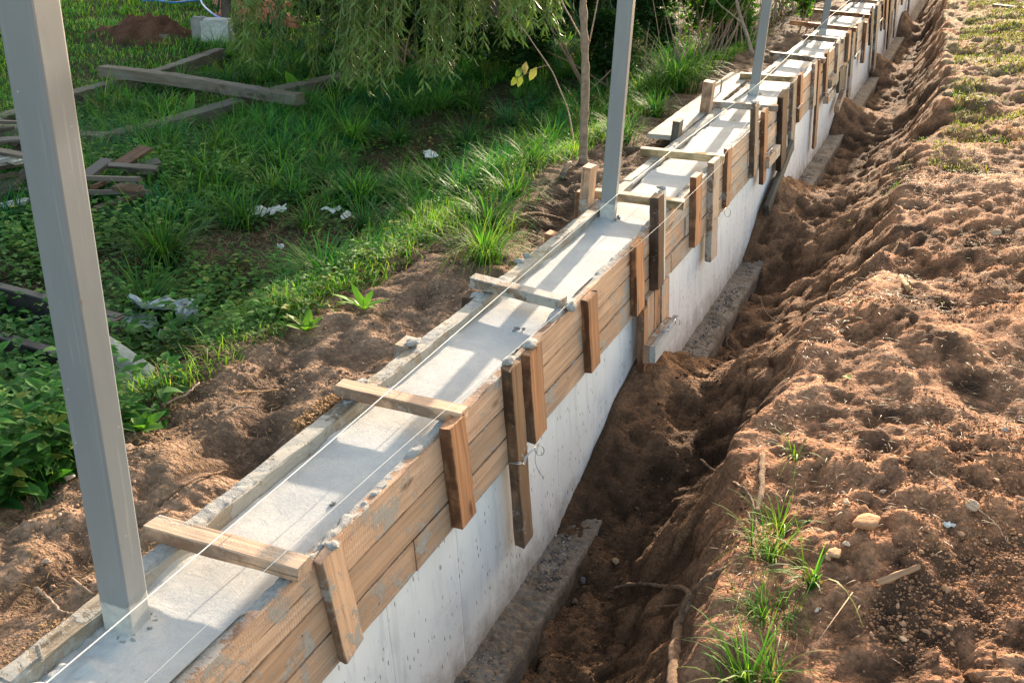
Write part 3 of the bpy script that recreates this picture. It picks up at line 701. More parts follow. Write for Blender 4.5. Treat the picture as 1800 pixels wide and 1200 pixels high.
# ------------------------------------------------------------------ strings, wire, rebar
sl_pts = [(-1.345, -2, .055), (-1.345, 1.15, .055), (-1.35, 3.1, .085), (-1.368, 4.40, .088), (-1.37, 5.75, .085), (-1.355, 7.95, .075), (-1.37, 11.6, .16), (-1.37, 15.5, .2)]
tag(tube('guide_string', sl_pts, .0016, STRING, k=3, n=5), 'left white guide string running along the tops past the posts', 'string')
tag(tube('guide_string', [(-1.155, -2, .06), (-1.175, 1.05, .06), (-1.17, 1.74, .06), (-1.155, 2.3, .058), (-1.09, 4.1, .05), (-1.085, 4.6, .05), (-1.10, 5.52, .03), (-1.11, 5.63, .055), (-1.19, 7.1, .07), (-1.18, 8.0, .06), (-1.13, 13, .06)], .00062, STRING, k=3, n=5), 'right white guide string sagging outside the trench-side boards', 'string')
def wire_tie(y, s, wd, d, label, tail=None, loop=.04):
    e = empty('wire_tie', face(y, s, d), label, 'wire', 'steel wire ties on the formwork')
    P = [face(y - wd / 2 - .004, s, .002), face(y - wd / 2 - .004, s - .002, d), face(y - wd / 4, s + .006, d + .004), face(y, s - .006, d + .004), face(y + wd / 2, s - .01, d + .012), face(y + wd / 2 + .03, s - .012, d + .01)]
    g = [tube_geo(spline(P, 5), .0018, 5)]
    P2 = [p + Vector((.003, 0, .008 * math.sin(i * 2))) for i, p in enumerate(P)]
    g.append(tube_geo(spline(P2, 5), .0018, 5))
    q = P[-1]; lp = [q + un * (.01 + loop * .3 * math.sin(t)) + dn * (loop * (math.cos(t) - 1) * -.6) + Vector((0, loop * .5 * math.sin(t * .7), 0)) for t in np.linspace(0, 5.6, 9)]
    g.append(tube_geo(spline([q] + lp, 4), .0017, 5))
    if tail: g.append(tube_geo(spline([q] + tail, 6), .0012, 5))
    V, F = join(g); mk('wire', V, F, WIRE, e, smooth=True)
wire_tie(2.70, .33, .09, .045, 'twisted wire round the long stud with a thin tail down the wall', [face(2.86, .36, .03), face(2.84, .42, .02), face(2.87, .50, .03), face(2.99, .56, .01)])
wire_tie(4.36, .50, .10, .085, 'wire holding the split white block', None, .03)
wire_tie(5.56, .28, .16, .045, 'bent wire sticking out beside the third pair of studs', [face(5.5, .34, .05)], .05)
wire_tie(7.02, .24, .1, .045, 'wire loops on the orange stud beyond the tall stud', [face(7.2, .33, .03), face(7.25, .28, .05)], .05)
wire_tie(8.3, .16, .12, .04, 'wire crossing the pair of studs by the third crosspiece', [face(8.6, .24, .04)], .04)
wire_tie(10.0, .32, .2, .05, 'wire twisted below the block in the far bay', None, .06)
wire_tie(12.2, .28, .3, .05, 'pale wire loops far along the formwork', [face(12.6, .38, .05)], .1)
wire_tie(14.9, .2, .3, .05, 'farthest wire tie near the top edge', None, .1)
rb = on_z(82, 1185, -.04)
g = [tube_geo([(rb.x, rb.y, -.09), (rb.x - .016, rb.y + .004, .032)], .0045, 8)]
for i in range(11):
    t = i / 11; c = Vector((rb.x - .0155 * (.15 + .8 * t), rb.y + .003 * t, -.06 + .09 * t)); g.append(tube_geo([c, c + Vector((0, 0, .003))], .0057, 8))
V, F = join(g); tag(mk('rebar_stub', V, F, RUST, None, loc=tuple(rb)), 'short ribbed rebar stub sticking up beside the nearest post', 'rebar')
rb = on_z(1142, 885 / 6, .0)
tag(tube('rebar_stub', [(-1.62, 7.75, -.1), (-1.62, 7.75, .09)], .008, RUST), 'rusty rebar stub behind the rear board near the third post', 'rebar')
def at_lumps(name, px, py, z, n, s, spread, mat, label, cat, tpl=TPL2, flat=.7, group=None, **kw):
    c = on_z(px, py, z) if z is not None else hit(px, py)
    P = [(c.x + random.uniform(-1, 1) * spread, c.y + random.uniform(-1, 1) * spread, c.z + s * .35) for _ in range(n)]
    o = lumps(name, np.array(P), [s * random.uniform(.7, 1.2) for _ in P], mat, tpl, None, flat=flat, loc=tuple(c), smooth=True, **kw)
    return tag(o, label, cat, group)
DM = m_simple('dark_mortar', (.12, .12, .12), (.22, .22, .21), 70, .9, .8, .005)
at_lumps('mortar_crumb', 585, 886, Z_TOP, 3, .008, .006, DM, 'dark crumb of mortar lying on the pale concrete between first crosspieces', 'mortar')
at_lumps('mortar_crumb', 913, 581, Z_TOP, 5, .010, .018, DM, 'dark flat crumbs of mortar on the concrete past the third crosspiece', 'mortar', flat=.3)

# ------------------------------------------------------------------ loose soil: clods as stuff
def clods(name, n, xlo, xhi, ylo, yhi, smin, smax, pw, mask, cols, tpl=TPL1):
    u = RNG.random(n * 4); yy_ = ylo * (yhi / ylo) ** u; xx_ = RNG.uniform(xlo, xhi, n * 4)
    kk = mask(xx_, yy_) > RNG.random(n * 4); xx_ = xx_[kk][:n]; yy_ = yy_[kk][:n]
    s = smin * (smax / smin) ** (RNG.random(len(xx_)) ** pw)
    z = G(xx_, yy_, 1) + s * .1; cc = np.array([np.array(cols[0]) * (1 - t) + np.array(cols[1]) * t for t in RNG.random(len(xx_))]) * (.8 + .4 * RNG.random((len(xx_), 1)))
    o = lumps(name, np.stack([xx_, yy_, z], 1), s, CLOD, tpl, None, cols=cc); return tag(o, kind='stuff')
xrf = lambda y: np.interp(y, RIMY, RIMX)
def mb(x, y): return (x > xrf(y) - .05) * np.clip(.1 + 3.0 * fbm(x * 3.2, y * 2.4, 131, 4) + .6 * gauss(x, y, .1, 2.6, .3, .5) + .6 * gauss(x, y, .5, 3.1, .2, .4), .03, 1)
TPLH = [lump_tpl(2, 300 + i, .25, 12, .2) for i in range(10)]
tag(clods('larger_clods', 5500, -.35, .95, 1.8, 8, .004, .022, 3.4, lambda x, y: mb(x, y) ** 1.3, ((.20, .10, .05), (.36, .21, .13)), TPLH), 'larger angular clods among the loose soil of the right bank', 'soil')
tag(clods('soil_clods', 30000, -.35, .95, 1.8, 7.5, .0014, .0075, 2.2, mb, ((.22, .105, .05), (.33, .18, .105))), 'loose sandy clods strewn over the right bank', 'soil')
def mtr(x, y): return (x > -.93) * (x < xrf(y)) * np.clip(.25 + 2.0 * fbm(x * 4, y * 3, 141, 3) + .8 * gauss(x, y, -.85, 3.0, .2, .8), .05, 1)
tag(clods('trench_clods', 12000, -.95, -.1, 2.2, 9, .002, .020, 3.6, mtr, ((.05, .032, .021), (.15, .09, .055)), TPLH), 'dark crumbled soil along the trench bottom', 'soil')
def mlf(x, y): return np.clip(.25 + 2.0 * fbm(x * 5, y * 4, 151, 3) + 1.0 * gauss(x, y, -1.98, 1.7, .12, .5), .03, 1) * np.where(y > 1.2, 1, .6)
tag(clods('bank_clods', 9000, -2.12, -1.53, .9, 7, .0018, .010, 3.4, mlf, ((.16, .10, .065), (.30, .20, .14))), 'loose clods on the soil strip behind the rear form', 'soil')

STONES = [(1525, 932, .056, 'large angular orange clod standing on the right bank', (.34, .19, .11)), (1545, 898, .018, 'small brown clod just above the large angular clod', (.26, .15, .09)),
 (1485, 890, .022, 'pale rounded clod left of the large angular clod', (.38, .28, .20)), (1487, 965, .020, 'pale squarish stone below the large clod', (.44, .33, .25)), (1468, 985, .024, 'orange stone in the row beneath the large clod', (.40, .24, .14)),
 (1440, 980, .017, 'reddish stone by the grass blades', (.34, .18, .1)), (1450, 997, .018, 'brown stone nearest the grass tuft roots', (.32, .19, .11)), (1436, 948, .016, 'upright pale clod between grass and large clod', (.38, .25, .17)),
 (1737, 869, .018, 'flat reddish clod at the right edge heap', (.34, .2, .12)), (1752, 848, .019, 'rounded clod at the top of the right edge heap', (.38, .25, .17)), (1706, 898, .022, 'greyish rounded clod left of the right edge heap', (.40, .30, .22)),
 (1555, 852, .016, 'pale clod alone above the heap of clods', (.42, .31, .22)), (1588, 1122, .016, 'pale clod low on the right bank', (.42, .29, .19)), (1645, 1150, .022, 'dark reddish lump near the bottom right', (.24, .13, .08)),
 (1438, 1068, .014, 'light grey stone by the lower grass', (.48, .40, .33)), (1765, 760, .022, 'grey round stone near the right edge', (.36, .31, .27)), (1748, 425, .03, 'rounded clod on the upper right bank', (.34, .25, .18)),
 (1310, 595, .028, 'brown stone in the trench beside the footing end', (.26, .15, .09)), (1285, 632, .034, 'dark stone against the end of the footing', (.13, .085, .06)), (1025, 1015, .026, 'dark grey stone in the trench', (.13, .11, .10)), (1030, 925, .02, 'brown stone lying on the end of the near footing', (.2, .14, .1)),
 (1010, 1050, .03, 'large dark lump leaning by the near footing', (.12, .08, .055)), (1082, 996, .018, 'small brown stone in the dark trench', (.26, .18, .12)),
 (122, 848, .026, 'pale stone at the edge of the weeds behind the first post', (.44, .34, .26)), (225, 790, .024, 'pinkish stone just right of the first post', (.46, .32, .23)), (105, 903, .011, 'small rounded stone left of the first post', (.4, .28, .2)), (515, 690, .014, 'small clod on the soil strip by the roots', (.34, .23, .16)), (85, 996, .022, 'flat slab of dry soil left of the first post', (.32, .22, .16))]
for i, (px, py, s, lb, cc) in enumerate(STONES):
    p = hit(px, py); gz = g1(p.x, p.y)
    s *= 1.15
    o = lumps('stone', np.array([(p.x, p.y, gz + s * .45)]), [s], CLOD, [TPL3[i % 6]], None, cols=np.array([cc]), loc=(p.x, p.y, gz), smooth=False)
    tag(o, lb, 'stone', 'loose stones and clods')

o = lumps('crust', CRUST[0], CRUST[1], CLOD, TPL1, fnd, cols=CRUST[2]); o['kind'] = 'stuff'
# ------------------------------------------------------------------ roots, sticks, chips
def gpath(pts, up=.0):
    out = []
    for p in pts:
        q = hit(p[0], p[1]); d = ray(p[0], p[1]); l = .045 + 1.3 * (p[2] if len(p) > 2 else up); q -= Vector(tuple(d / np.linalg.norm(d))) * l; out.append(q)
    return out
def stick(name, pts, R, mat, label, cat='root', up=.008, jit=.002, group=None):
    return tag(tube(name, gpath(pts, up), R, mat, k=8, n=8, jit=jit), label, cat, group)
rt = empty('tree_root', tuple(hit(1195, 1100)), 'thick bare root hanging down the near trench side', 'root')
tube('main_root', gpath([(1186, 1215, .02), (1188, 1150, .03), (1200, 1090, .035), (1222, 1045, .03), (1262, 1012, .015), (1290, 1000, -.02)]), (.024, .017), ROOTM, rt, k=8, n=10, jit=.0025)
tube('side_root', gpath([(1200, 1090, .03), (1215, 1060, .03), (1205, 1035, .03), (1165, 1030, .02), (1120, 1025, .015), (1080, 1032, .0)]), (.013, .005), ROOTM, rt, k=8, n=8, jit=.002)
tube('side_root', gpath([(1222, 1045, .02), (1195, 1062, .02), (1150, 1065, .01)]), (.006, .003), ROOTM, rt, k=8, n=8, jit=.002)
stick('dry_root', [(1232, 808, .03), (1262, 832, .03), (1295, 850, .03), (1318, 872, .015), (1330, 920, .0), (1322, 960, 0)], (.006, .004), ROOTM, 'dark curved root crossing the trench edge above the grass')
stick('dry_root', [(1340, 800, .0), (1338, 860, .01), (1330, 900, .02)], (.012, .008), ROOTM, 'stubby root running down the trench rim')
ba = hit(1540, 1037); bb_ = hit(1612, 1000); ba.z = g1(ba.x, ba.y) + .012; bb_.z = g1(bb_.x, bb_.y) + .016
tag(board('bark_piece', (bb_ - ba).length, .020, .012, W_BROWN, (ba + bb_) / 2, bb_ - ba, (0, 1, .6), None, c=.003, jit=.003, ragged=.02, warp=.006, taper=.3), 'reddish piece of bark lying on the right bank', 'bark')
stick('dry_root', [(1635, 830), (1668, 855), (1700, 880), (1745, 915), (1770, 950)], (.002, .0015), TWIG, 'thin root trailing across the upper right bank')
stick('straw', [(1455, 585, .01), (1500, 605, .02), (1550, 622, .015), (1600, 640, .005)], (.002, .001), TWIG, 'long dry straw lying across the bank', 'straw')
stick('dry_root', [(1335, 520), (1348, 550), (1372, 565), (1390, 545), (1378, 560), (1350, 572)], (.002, .0015), TWIG, 'pale looped root in the trench')
stick('dry_root', [(1280, 592), (1278, 605), (1295, 618), (1312, 615)], (.002, .0015), TWIG, 'thin pale root curling beside the footing')
stick('dry_root', [(1500, 1090 - 50), (1400, 1180)], (.0015, .001), TWIG, 'fine straight root on the lower bank')
stick('dead_twig', [(278, 887, .01), (310, 862, .02), (345, 840, .02), (398, 826, .008)], (.006, .0035), ROOTM, 'dark bent twig on the soil right of the first post', 'twig')
stick('dead_twig', [(62, 1032, .01), (85, 1050, .015), (105, 1072, .01), (128, 1080, .005)], (.004, .0025), TWIG, 'pale wavy twig left of the first post', 'twig')
stick('dead_twig', [(128, 1016), (162, 1042)], (.004, .003), TWIG, 'short straight twig near the wavy one', 'twig')
stick('dead_twig', [(410, 690, .02), (455, 688, .03), (490, 684, .02)], (.004, .003), CHIPM, 'thin orange stick on the edge of the grass', 'twig')
stick('dead_twig', [(395, 728, .01), (420, 715, .02), (445, 716, .01)], (.005, .003), TWIG, 'curved brown twig at the crest of the soil strip', 'twig')
stick('dead_twig', [(285, 712, .02), (330, 690, .03), (350, 672, .02)], (.004, .003), TWIG, 'dry twig among the weeds above the soil', 'twig')
stick('dry_root', [(885, 395, .03), (915, 380, .05), (945, 376, .05), (985, 385, .03), (1000, 392, .01)], (.012, .007), ROOTM, 'reddish rotten root in the hollow behind the rear form')
stick('wood_splinter', [(1583, 485, .03), (1592, 500, .02), (1600, 512, .0)], (.010, .016), CHIPM, 'upright splinter of pale wood on the bank', 'splinter')
# sawdust-like chip edge beside the rear form
P = []; 
a = on_z(520, 752, -.03); b_ = on_z(600, 702, -.03)
for i in range(700):
    t = random.random(); P.append((-1.535 - random.uniform(0, .05), a.y + (b_.y - a.y) * t, -.05 + random.uniform(0, .04)))
tag(lumps('chipped_board', np.array(P), [random.uniform(.003, .008) for _ in P], CHIPM, TPL1, None, loc=(-1.55, a.y, -.05)), 'bright orange chipped wood edge beside the rear board', 'board')
P = [(-1.535 - random.uniform(0, .04), random.uniform(.95, 1.18), -.05 + random.uniform(0, .03)) for _ in range(90)]
tag(lumps('chipped_board', np.array(P), [random.uniform(.0025, .006) for _ in P], CHIPM, TPL1, None, loc=(-1.55, 1, -.05)), 'orange chipped wood edge left of the nearest post', 'board')

def scrap(name, px, py, w, l, mat, label, cat, group=None, up=.01, crump=.012, rot=None, thick=0):
    p = hit(px, py); gz = g1(p.x, p.y) + up; n = 7; r = random.Random(int(px * 7 + py)); V = []; F = []
    a = rot if rot is not None else r.uniform(0, 3); ca, sa = math.cos(a), math.sin(a)
    rad = [r.uniform(.65, 1.1) for _ in range(n * 2)]
    for k_ in (.0, .5, 1.0):
        for j in range(n * 2):
            t = math.pi * j / n; x = k_ * rad[j] * math.cos(t) * w / 2; y = k_ * rad[j] * math.sin(t) * l / 2
            V.append((p.x + x * ca - y * sa, p.y + x * sa + y * ca, gz + r.uniform(-crump, crump) * (k_ + .3)))
    m_ = n * 2
    for i in (0, 1):
        for j in range(m_): F.append((i * m_ + j, i * m_ + (j + 1) % m_, (i + 1) * m_ + (j + 1) % m_, (i + 1) * m_ + j))
    o = mk(name, V, F, mat, None, loc=(p.x, p.y, gz)); 
    md = o.modifiers.new('thick', 'SOLIDIFY'); md.thickness = thick or .003
    return tag(o, label, cat, group)
scrap('paper_scrap', 1668, 917, .045, .022, PAPER, 'small white scrap lying on the orange bank', 'scrap', None, .006, .004)
scrap('plaster_chips', 455, 388, .20, .12, PAPER, 'white broken chips lying left of the grass tuft', 'debris', None, .05); scrap('plaster_chips', 490, 382, .18, .08, PAPER, 'white chips beside the spiky grass tuft on its left', 'debris', None, .05)
scrap('plaster_chips', 583, 383, .14, .10, PAPER, 'white chips right of the spiky grass tuft', 'debris', None, .05); scrap('plaster_chips', 610, 392, .10, .06, PAPER, 'small white chip farthest right in the debris row', 'debris', None, .05)
scrap('plastic_scrap', 757, 284, .20, .10, PAPER, 'white plastic scrap in the middle of the grass', 'scrap', None, .05)
scrap('foam_sheet', 240, 585, .22, .14, FOAM, 'crumpled white foam sheet in the weeds', 'foam', None, .06, .02); scrap('foam_sheet', 285, 572, .26, .10, FOAM, 'rolled grey white foam strip among the weeds', 'foam', None, .09, .03, .4, .02)
scrap('foam_sheet', 332, 574, .12, .12, FOAM, 'small foam lump right of the foam strip', 'foam', None, .07, .03, None, .02); scrap('foam_sheet', 295, 598, .12, .05, PAPER, 'small bright foam offcut under the strip', 'foam', None, .05, .01)
scrap('plastic_scrap', 493, 443, .04, .03, PAPER, 'tiny white scrap on brown litter', 'scrap', None, .03)
scrap('paper_scrap', 288, 60, .30, .16, PAPER, 'white scrap lying on the far brown soil pile', 'scrap', None, .05, .04)
at_lumps('plaster_lump', 1003, 468 + 20, None, 1, .002, .0, PAPER, 'tiny pale speck of plaster by the form', 'debris')

def block(name, px, py, sx, sy, sz, mat, label, cat, rz=.3, tilt=0, group=None, sub=2, up=0):
    import bmesh
    p = hit(px, py); bm = bmesh.new(); bmesh.ops.create_cube(bm, size=1); bmesh.ops.scale(bm, vec=(sx, sy, sz), verts=bm.verts)
    bmesh.ops.bevel(bm, geom=bm.edges, offset=min(sx, sy, sz) * .12, segments=2, affect='EDGES')
    bmesh.ops.subdivide_edges(bm, edges=bm.edges, cuts=sub, use_grid_fill=True)
    for v in bm.verts: v.co += Vector([random.uniform(-1, 1) for _ in range(3)]) * min(sx, sy, sz) * .03
    bmesh.ops.rotate(bm, matrix=Matrix.Rotation(tilt, 3, 'X') , verts=bm.verts); bmesh.ops.rotate(bm, matrix=Matrix.Rotation(rz, 3, 'Z'), verts=bm.verts)
    me = bpy.data.meshes.new(name); bm.to_mesh(me); bm.free(); me.materials.append(mat)
    o = bpy.data.objects.new(name, me); C.objects.link(o); o.location = (p.x, p.y, g1(p.x, p.y) + sz * .45 + up); return tag(o, label, cat, group)
block('concrete_block', 354, 72, .16, .14, .26, STONEM, 'small grey upright block left of the white stone', 'block')
block('white_stone', 385, 75, .32, .24, .26, FOAM, 'large white stone beside the dark post at the back', 'stone', .5)
block('concrete_block', 1030, 8, 1.6, .5, .5, STONEM, 'long grey concrete block behind the willow', 'block', .1, 0, None, 2, .25)
sp = hit(258, 66); A, B = np.meshgrid(np.linspace(-1.1, 1.1, 70), np.linspace(-.7, .7, 50)); R_ = np.sqrt((A / .62) ** 2 + (B / .42) ** 2)
Zm = .17 * np.exp(-R_ ** 2.4) + np.exp(-R_ ** 2 * .5) * (.20 * fbm(A * 5, B * 6, 401, 4) + .05 * (.5 - worley(A * 12, B * 12, 402))) - .05 * np.clip(R_, 0, 3)
ny, nx = A.shape; idx = np.arange(ny * nx).reshape(ny, nx); F = np.stack([idx[:-1, :-1], idx[:-1, 1:], idx[1:, 1:], idx[1:, :-1]], -1).reshape(-1, 4)
gm = G(A + sp.x, B + sp.y, 1); cm = (np.array([(.12, .06, .038)]) * (1 + .8 * fbm(A * 4, B * 4, 403, 3).reshape(-1, 1))).astype(np.float32)
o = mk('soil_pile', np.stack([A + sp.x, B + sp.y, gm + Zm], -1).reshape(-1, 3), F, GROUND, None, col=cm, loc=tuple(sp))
tag(o, 'reddish brown pile of soil at the back of the lawn', 'soil pile')
block('timber_block', 278, 72, .3, .12, .08, W_OLD, 'short pale board end by the far soil pile', 'block', .3)
pb = hit(407, 62)
tag(board('fence_post', 1.2, .12, .12, W_OLDD, (pb.x, pb.y, pb.z + .5), (.03, .02, 1), (0, 1, 0)), 'dark wooden post standing by the white stone', 'post')
br = empty('brick_pile', tuple(hit(450, 40)), 'pile of old red bricks half hidden behind the willow', 'bricks')
bo = hit(452, 42)
for r_ in range(5):
    for c_ in range(5 - r_ // 2):
        board('brick', .24, .115, .065, BRICKM, (bo.x + (c_ - 2) * .25 + .1 * (r_ % 2) + random.uniform(-.02, .02), bo.y + random.uniform(-.03, .03), bo.z + .04 + r_ * .072), (1, random.uniform(-.1, .1), 0), (0, 1, 0), br, c=.004)
hp = [on_y(x, y, 9.8) for x, y in ((255, -12), (275, 0), (300, 4), (335, 2), (350, -6), (358, 6), (368, 20), (385, 31), (405, 35))]
tag(tube('garden_hose', [hit(x, y, .05) for x, y in ((250, 2), (275, 1), (305, 5), (335, 2), (352, 1), (356, 8), (368, 20), (385, 31), (408, 35))], .014, HOSE, k=6, n=8), 'blue hose looping across the far grass', 'hose')
tag(board('plank', 1.2, .1, .04, W_FORM2, tuple(Vector(hit(1775, 17)) + Vector((.35, 0, .03))), (1, -.2, 0), (0, 1, 0)), 'pale plank lying on the dry grass at the far right', 'board')

# ------------------------------------------------------------------ timbers on the lawn
LZ = -.33
def timber(a, b_, za, zb, w, t, mt, label):
    A = on_z(*a, za); B = on_z(*b_, zb)
    tag(board('timber', (B - A).length, w, t, mt, (A + B) / 2, B - A, (0, 0, 1) if t > w else (-(B - A).y, (B - A).x, 0), None, c=.006, jit=.004, ragged=.02, warp=.008), label, 'timber', 'old timbers lying on the lawn')
timber((180, 124), (528, 174), -.16, -.16, .11, .085, W_OLD, 'grey timber lying on top across the other two')
timber((-60, 232), (390, 95), -.27, -.27, .09, .11, W_OLD, 'far grey timber under the crossing one, running to the willow')
timber((192, 246), (620, 132), -.27, -.25, .09, .13, W_OLDD, 'dark rotten timber half hidden in the grass')
timber((-40, 225), (192, 246), -.27, -.26, .09, .12, W_OLD, 'short timber ending at the corner near the post')
# scrap board piles
def pile(cx, cy, n, spread, labels, group, mats, seed):
    r = random.Random(seed)
    for i in range(n):
        px = cx + r.uniform(-1, 1) * spread[0]; py = cy + r.uniform(-1, 1) * spread[1]; p = hit(px, py)
        a = r.uniform(-.6, 2.3); tl = r.uniform(-.2, .25)
        tag(board('scrap_board', r.uniform(.15, .42), r.uniform(.05, .11), r.uniform(.015, .03), mats[i % len(mats)], (p.x, p.y, g1(p.x, p.y) + .09 + .022 * i * .6), (math.cos(a), math.sin(a), tl), (-math.sin(a), math.cos(a), r.uniform(-.3, .3)), None, ragged=.03, taper=r.uniform(0, .3)), labels[i % len(labels)], 'scrap wood', group)
pile(28, 345, 20, (42, 50), ['grey weathered scrap board in the heap left of the first post'], 'scrap boards heaped left of the post', [W_OLD, W_WHITE, W_OLDD, W_OLD], 3)
pile(215, 368, 13, (45, 26), ['dark broken scrap board in the weeds right of the first post'], 'scrap boards in weeds right of the post', [W_OLDD, W_OLD, W_DARK], 9)

# black planter trays
def tray(a, b_, c_, ztop, hgt, th, label):
    A = on_z(*a, ztop); B = on_z(*b_, ztop); D = on_z(*c_, ztop); u = B - A; v = D - A; e = empty('planter_tray', (A.x, A.y, ztop - hgt), label, 'planter')
    cs = [A, A + u, A + u + v, A + v]
    for i in range(4):
        p, q = cs[i], cs[(i + 1) % 4]; m_ = (p + q) / 2 - Vector((0, 0, hgt / 2))
        board('side', (q - p).length + th, hgt, th, BLACK, m_, q - p, (0, 0, 1), e, c=.005, jit=.0005, warp=.003)
        board('rim', (q - p).length + th * 2, .045, .012, BLACK, (p + q) / 2 + Vector((0, 0, .006)), q - p, (q - p).cross(Vector((0, 0, 1))), e, c=.003, jit=.0005, warp=.003)
tray((205, 560), (-200, 452), (98, 622), -.15, .20, .015, 'long black plastic planter tray overgrown with weeds behind the first post')
sb = [on_z(165, 592, -.12), on_z(266, 662, -.20), on_z(238, 712, -.34), on_z(165, 705, -.36)]
V = [tuple(p) for p in sb] + [tuple(p + Vector((-.05, .04, -.01))) for p in sb]
V = [tuple(p) for p in sb] + [tuple(Vector(p) + Vector((-.02, .05, .012))) for p in sb]
F = [(0, 1, 2, 3), (7, 6, 5, 4), (0, 4, 5, 1), (1, 5, 6, 2), (2, 6, 7, 3), (3, 7, 4, 0)]
o = mk('concrete_slab', V, F, SLABM, None, loc=tuple(sb[0])); tag(o, 'broken mossy concrete slab leaning in the weeds behind the first post', 'slab')
bv = o.modifiers.new('b', 'BEVEL'); bv.width = .006; bv.segments = 2

SLC = (sb[2] + sb[1]) * .5
def clear(x, y): return (((x - SLC.x - .03) / .26) ** 2 + ((y - SLC.y + .02) / .24) ** 2) > 1
# ------------------------------------------------------------------ vegetation
def blades(P, Hh, Wd, az, bend, col, up=1.0, segs=4):
    """ribbon blades; arrays over blades"""
    n = len(P); T = np.linspace(0, 1, segs + 1); d = np.stack([np.cos(az), np.sin(az), 0 * az], 1); s = np.stack([-np.sin(az), np.cos(az), 0 * az], 1)
    V = []; Cc = []
    for t in T:
        th = bend * t; # integrate bending direction approx
        hx = Hh * (t * np.sin(th * .5 + .12)); hz = Hh * t * np.cos(th * .62)
        c = P + d * hx[:, None] + np.array([0, 0, 1]) * hz[:, None]; w = (Wd * (1 - t ** 1.6) * .5 + .0002)[:, None]
        V += [c - s * w, c + s * w]; k_ = (.25 + 1.15 * t); Cc += [col * k_, col * k_]  # dark roots to bright tips, shade between blades painted into the colour
    V = np.stack(V, 1); Cc = np.stack(Cc, 1); m_ = 2 * (segs + 1); F = []
    base_ = (np.arange(n) * m_)[:, None]
    for i in range(segs): F.append(base_ + np.array([2 * i, 2 * i + 1, 2 * i + 3, 2 * i + 2]))
    return V.reshape(-1, 3), np.stack(F, 1).reshape(-1, 4), Cc.reshape(-1, 3)
GC = [(.020, .080, .018), (.042, .125, .018), (.095, .165, .022), (.013, .080, .036), (.17, .17, .06)]
def gcol(n, w=(.35, .35, .15, .12, .03), k_=1.0):
    c = np.array(GC)[RNG.choice(5, n, p=np.array(w) / sum(w))]; return c * (.75 + .5 * RNG.random((n, 1))) * k_
# lawn and rough grass (stuff)
def lawn(name, n, region, hfun, wid, wts, label, kk=1.0, dens=None):
    xlo, xhi, ylo, yhi = region; m_ = n * 3
    u = RNG.random(m_); y_ = ylo * (yhi / ylo) ** u; x_ = RNG.uniform(xlo, xhi, m_)
    ok = clear(x_, y_) & (x_ > -.96 * y_ - 1.9) & (RNG.random(m_) < (dens(x_, y_) if dens is not None else 1)); x_ = x_[ok][:n]; y_ = y_[ok][:n]; n = len(x_)
    h_ = hfun(x_, y_) * RNG.uniform(.6, 1.25, n); P = np.stack([x_, y_, G(x_, y_, 1) - .01], 1)
    ang = 6.28 * vnoise(x_ * 2.2, y_ * 2.2, 201) * 1.6 + RNG.normal(0, 1.1, n) + 4.2
    ws = wid * (.6 + y_ / 7) * RNG.uniform(.7, 1.3, n)
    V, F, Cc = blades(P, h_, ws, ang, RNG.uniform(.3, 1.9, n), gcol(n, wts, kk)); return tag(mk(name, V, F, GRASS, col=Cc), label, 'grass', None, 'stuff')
def clump(x, y, f=1.3, s=211): return np.clip(.5 + 1.3 * fbm(x * f, y * f, s, 3), 0, 1)
bare = lambda x, y: 1 - .97 * gauss(x, y, -3.0, 3.75, .6, .65) - .95 * gauss(x, y, -3.15, 4.4, .45, .35)
def tussocks(name, nc, region, nb, hr, wr, label, dens, wts, kk=1.0):
    xlo, xhi, ylo, yhi = region; m_ = nc * 6; y_ = ylo * (yhi / ylo) ** RNG.random(m_); x_ = RNG.uniform(xlo, xhi, m_)
    ok = (x_ > -.96 * y_ - 1.9) & (RNG.random(m_) < dens(x_, y_)); x_ = x_[ok][:nc]; y_ = y_[ok][:nc]; nc = len(x_)
    k_ = RNG.integers(nb[0], nb[1], nc); ci = np.repeat(np.arange(nc), k_); n = len(ci); a = RNG.uniform(0, 6.28, n); sc_ = RNG.uniform(.6, 1.3, nc)[ci]
    r_ = np.abs(RNG.normal(0, .035, n)) * sc_; X_ = x_[ci] + r_ * np.cos(a); Y_ = y_[ci] + r_ * np.sin(a); P = np.stack([X_, Y_, G(X_, Y_, 1) - .01], 1)
    lean = 6.28 * RNG.random(nc)[ci]; a = a + .6 * np.sin(lean - a)
    c = gcol(nc, wts, kk)[ci] * RNG.uniform(.7, 1.35, (n, 1))
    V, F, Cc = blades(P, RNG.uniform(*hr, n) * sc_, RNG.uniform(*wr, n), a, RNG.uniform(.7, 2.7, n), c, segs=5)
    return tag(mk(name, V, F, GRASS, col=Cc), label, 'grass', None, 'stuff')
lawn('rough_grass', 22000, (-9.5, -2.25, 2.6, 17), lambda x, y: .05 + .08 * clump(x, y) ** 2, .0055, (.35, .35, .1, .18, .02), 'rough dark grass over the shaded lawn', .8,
     lambda x, y: np.clip((.08 + 1.5 * clump(x, y, 1.7) ** 1.6) * bare(x, y), .0, 1) * sst(-2.2, -2.5, x + .15 * fbm(y * 3, y * 0, 8, 2)))
tussocks('rough_grass', 900, (-7.5, -2.3, 3.3, 12), (30, 70), (.13, .30), (.006, .011), 'arching coarse grass tussocks covering the middle of the lawn',
     lambda x, y: np.clip(1.6 * clump(x, y, .9, 261) - .25, 0, 1) * bare(x, y) * sst(-6.8, -5.2, x - .25 * (6 - y)), (.26, .40, .13, .18, .03), 1.3)
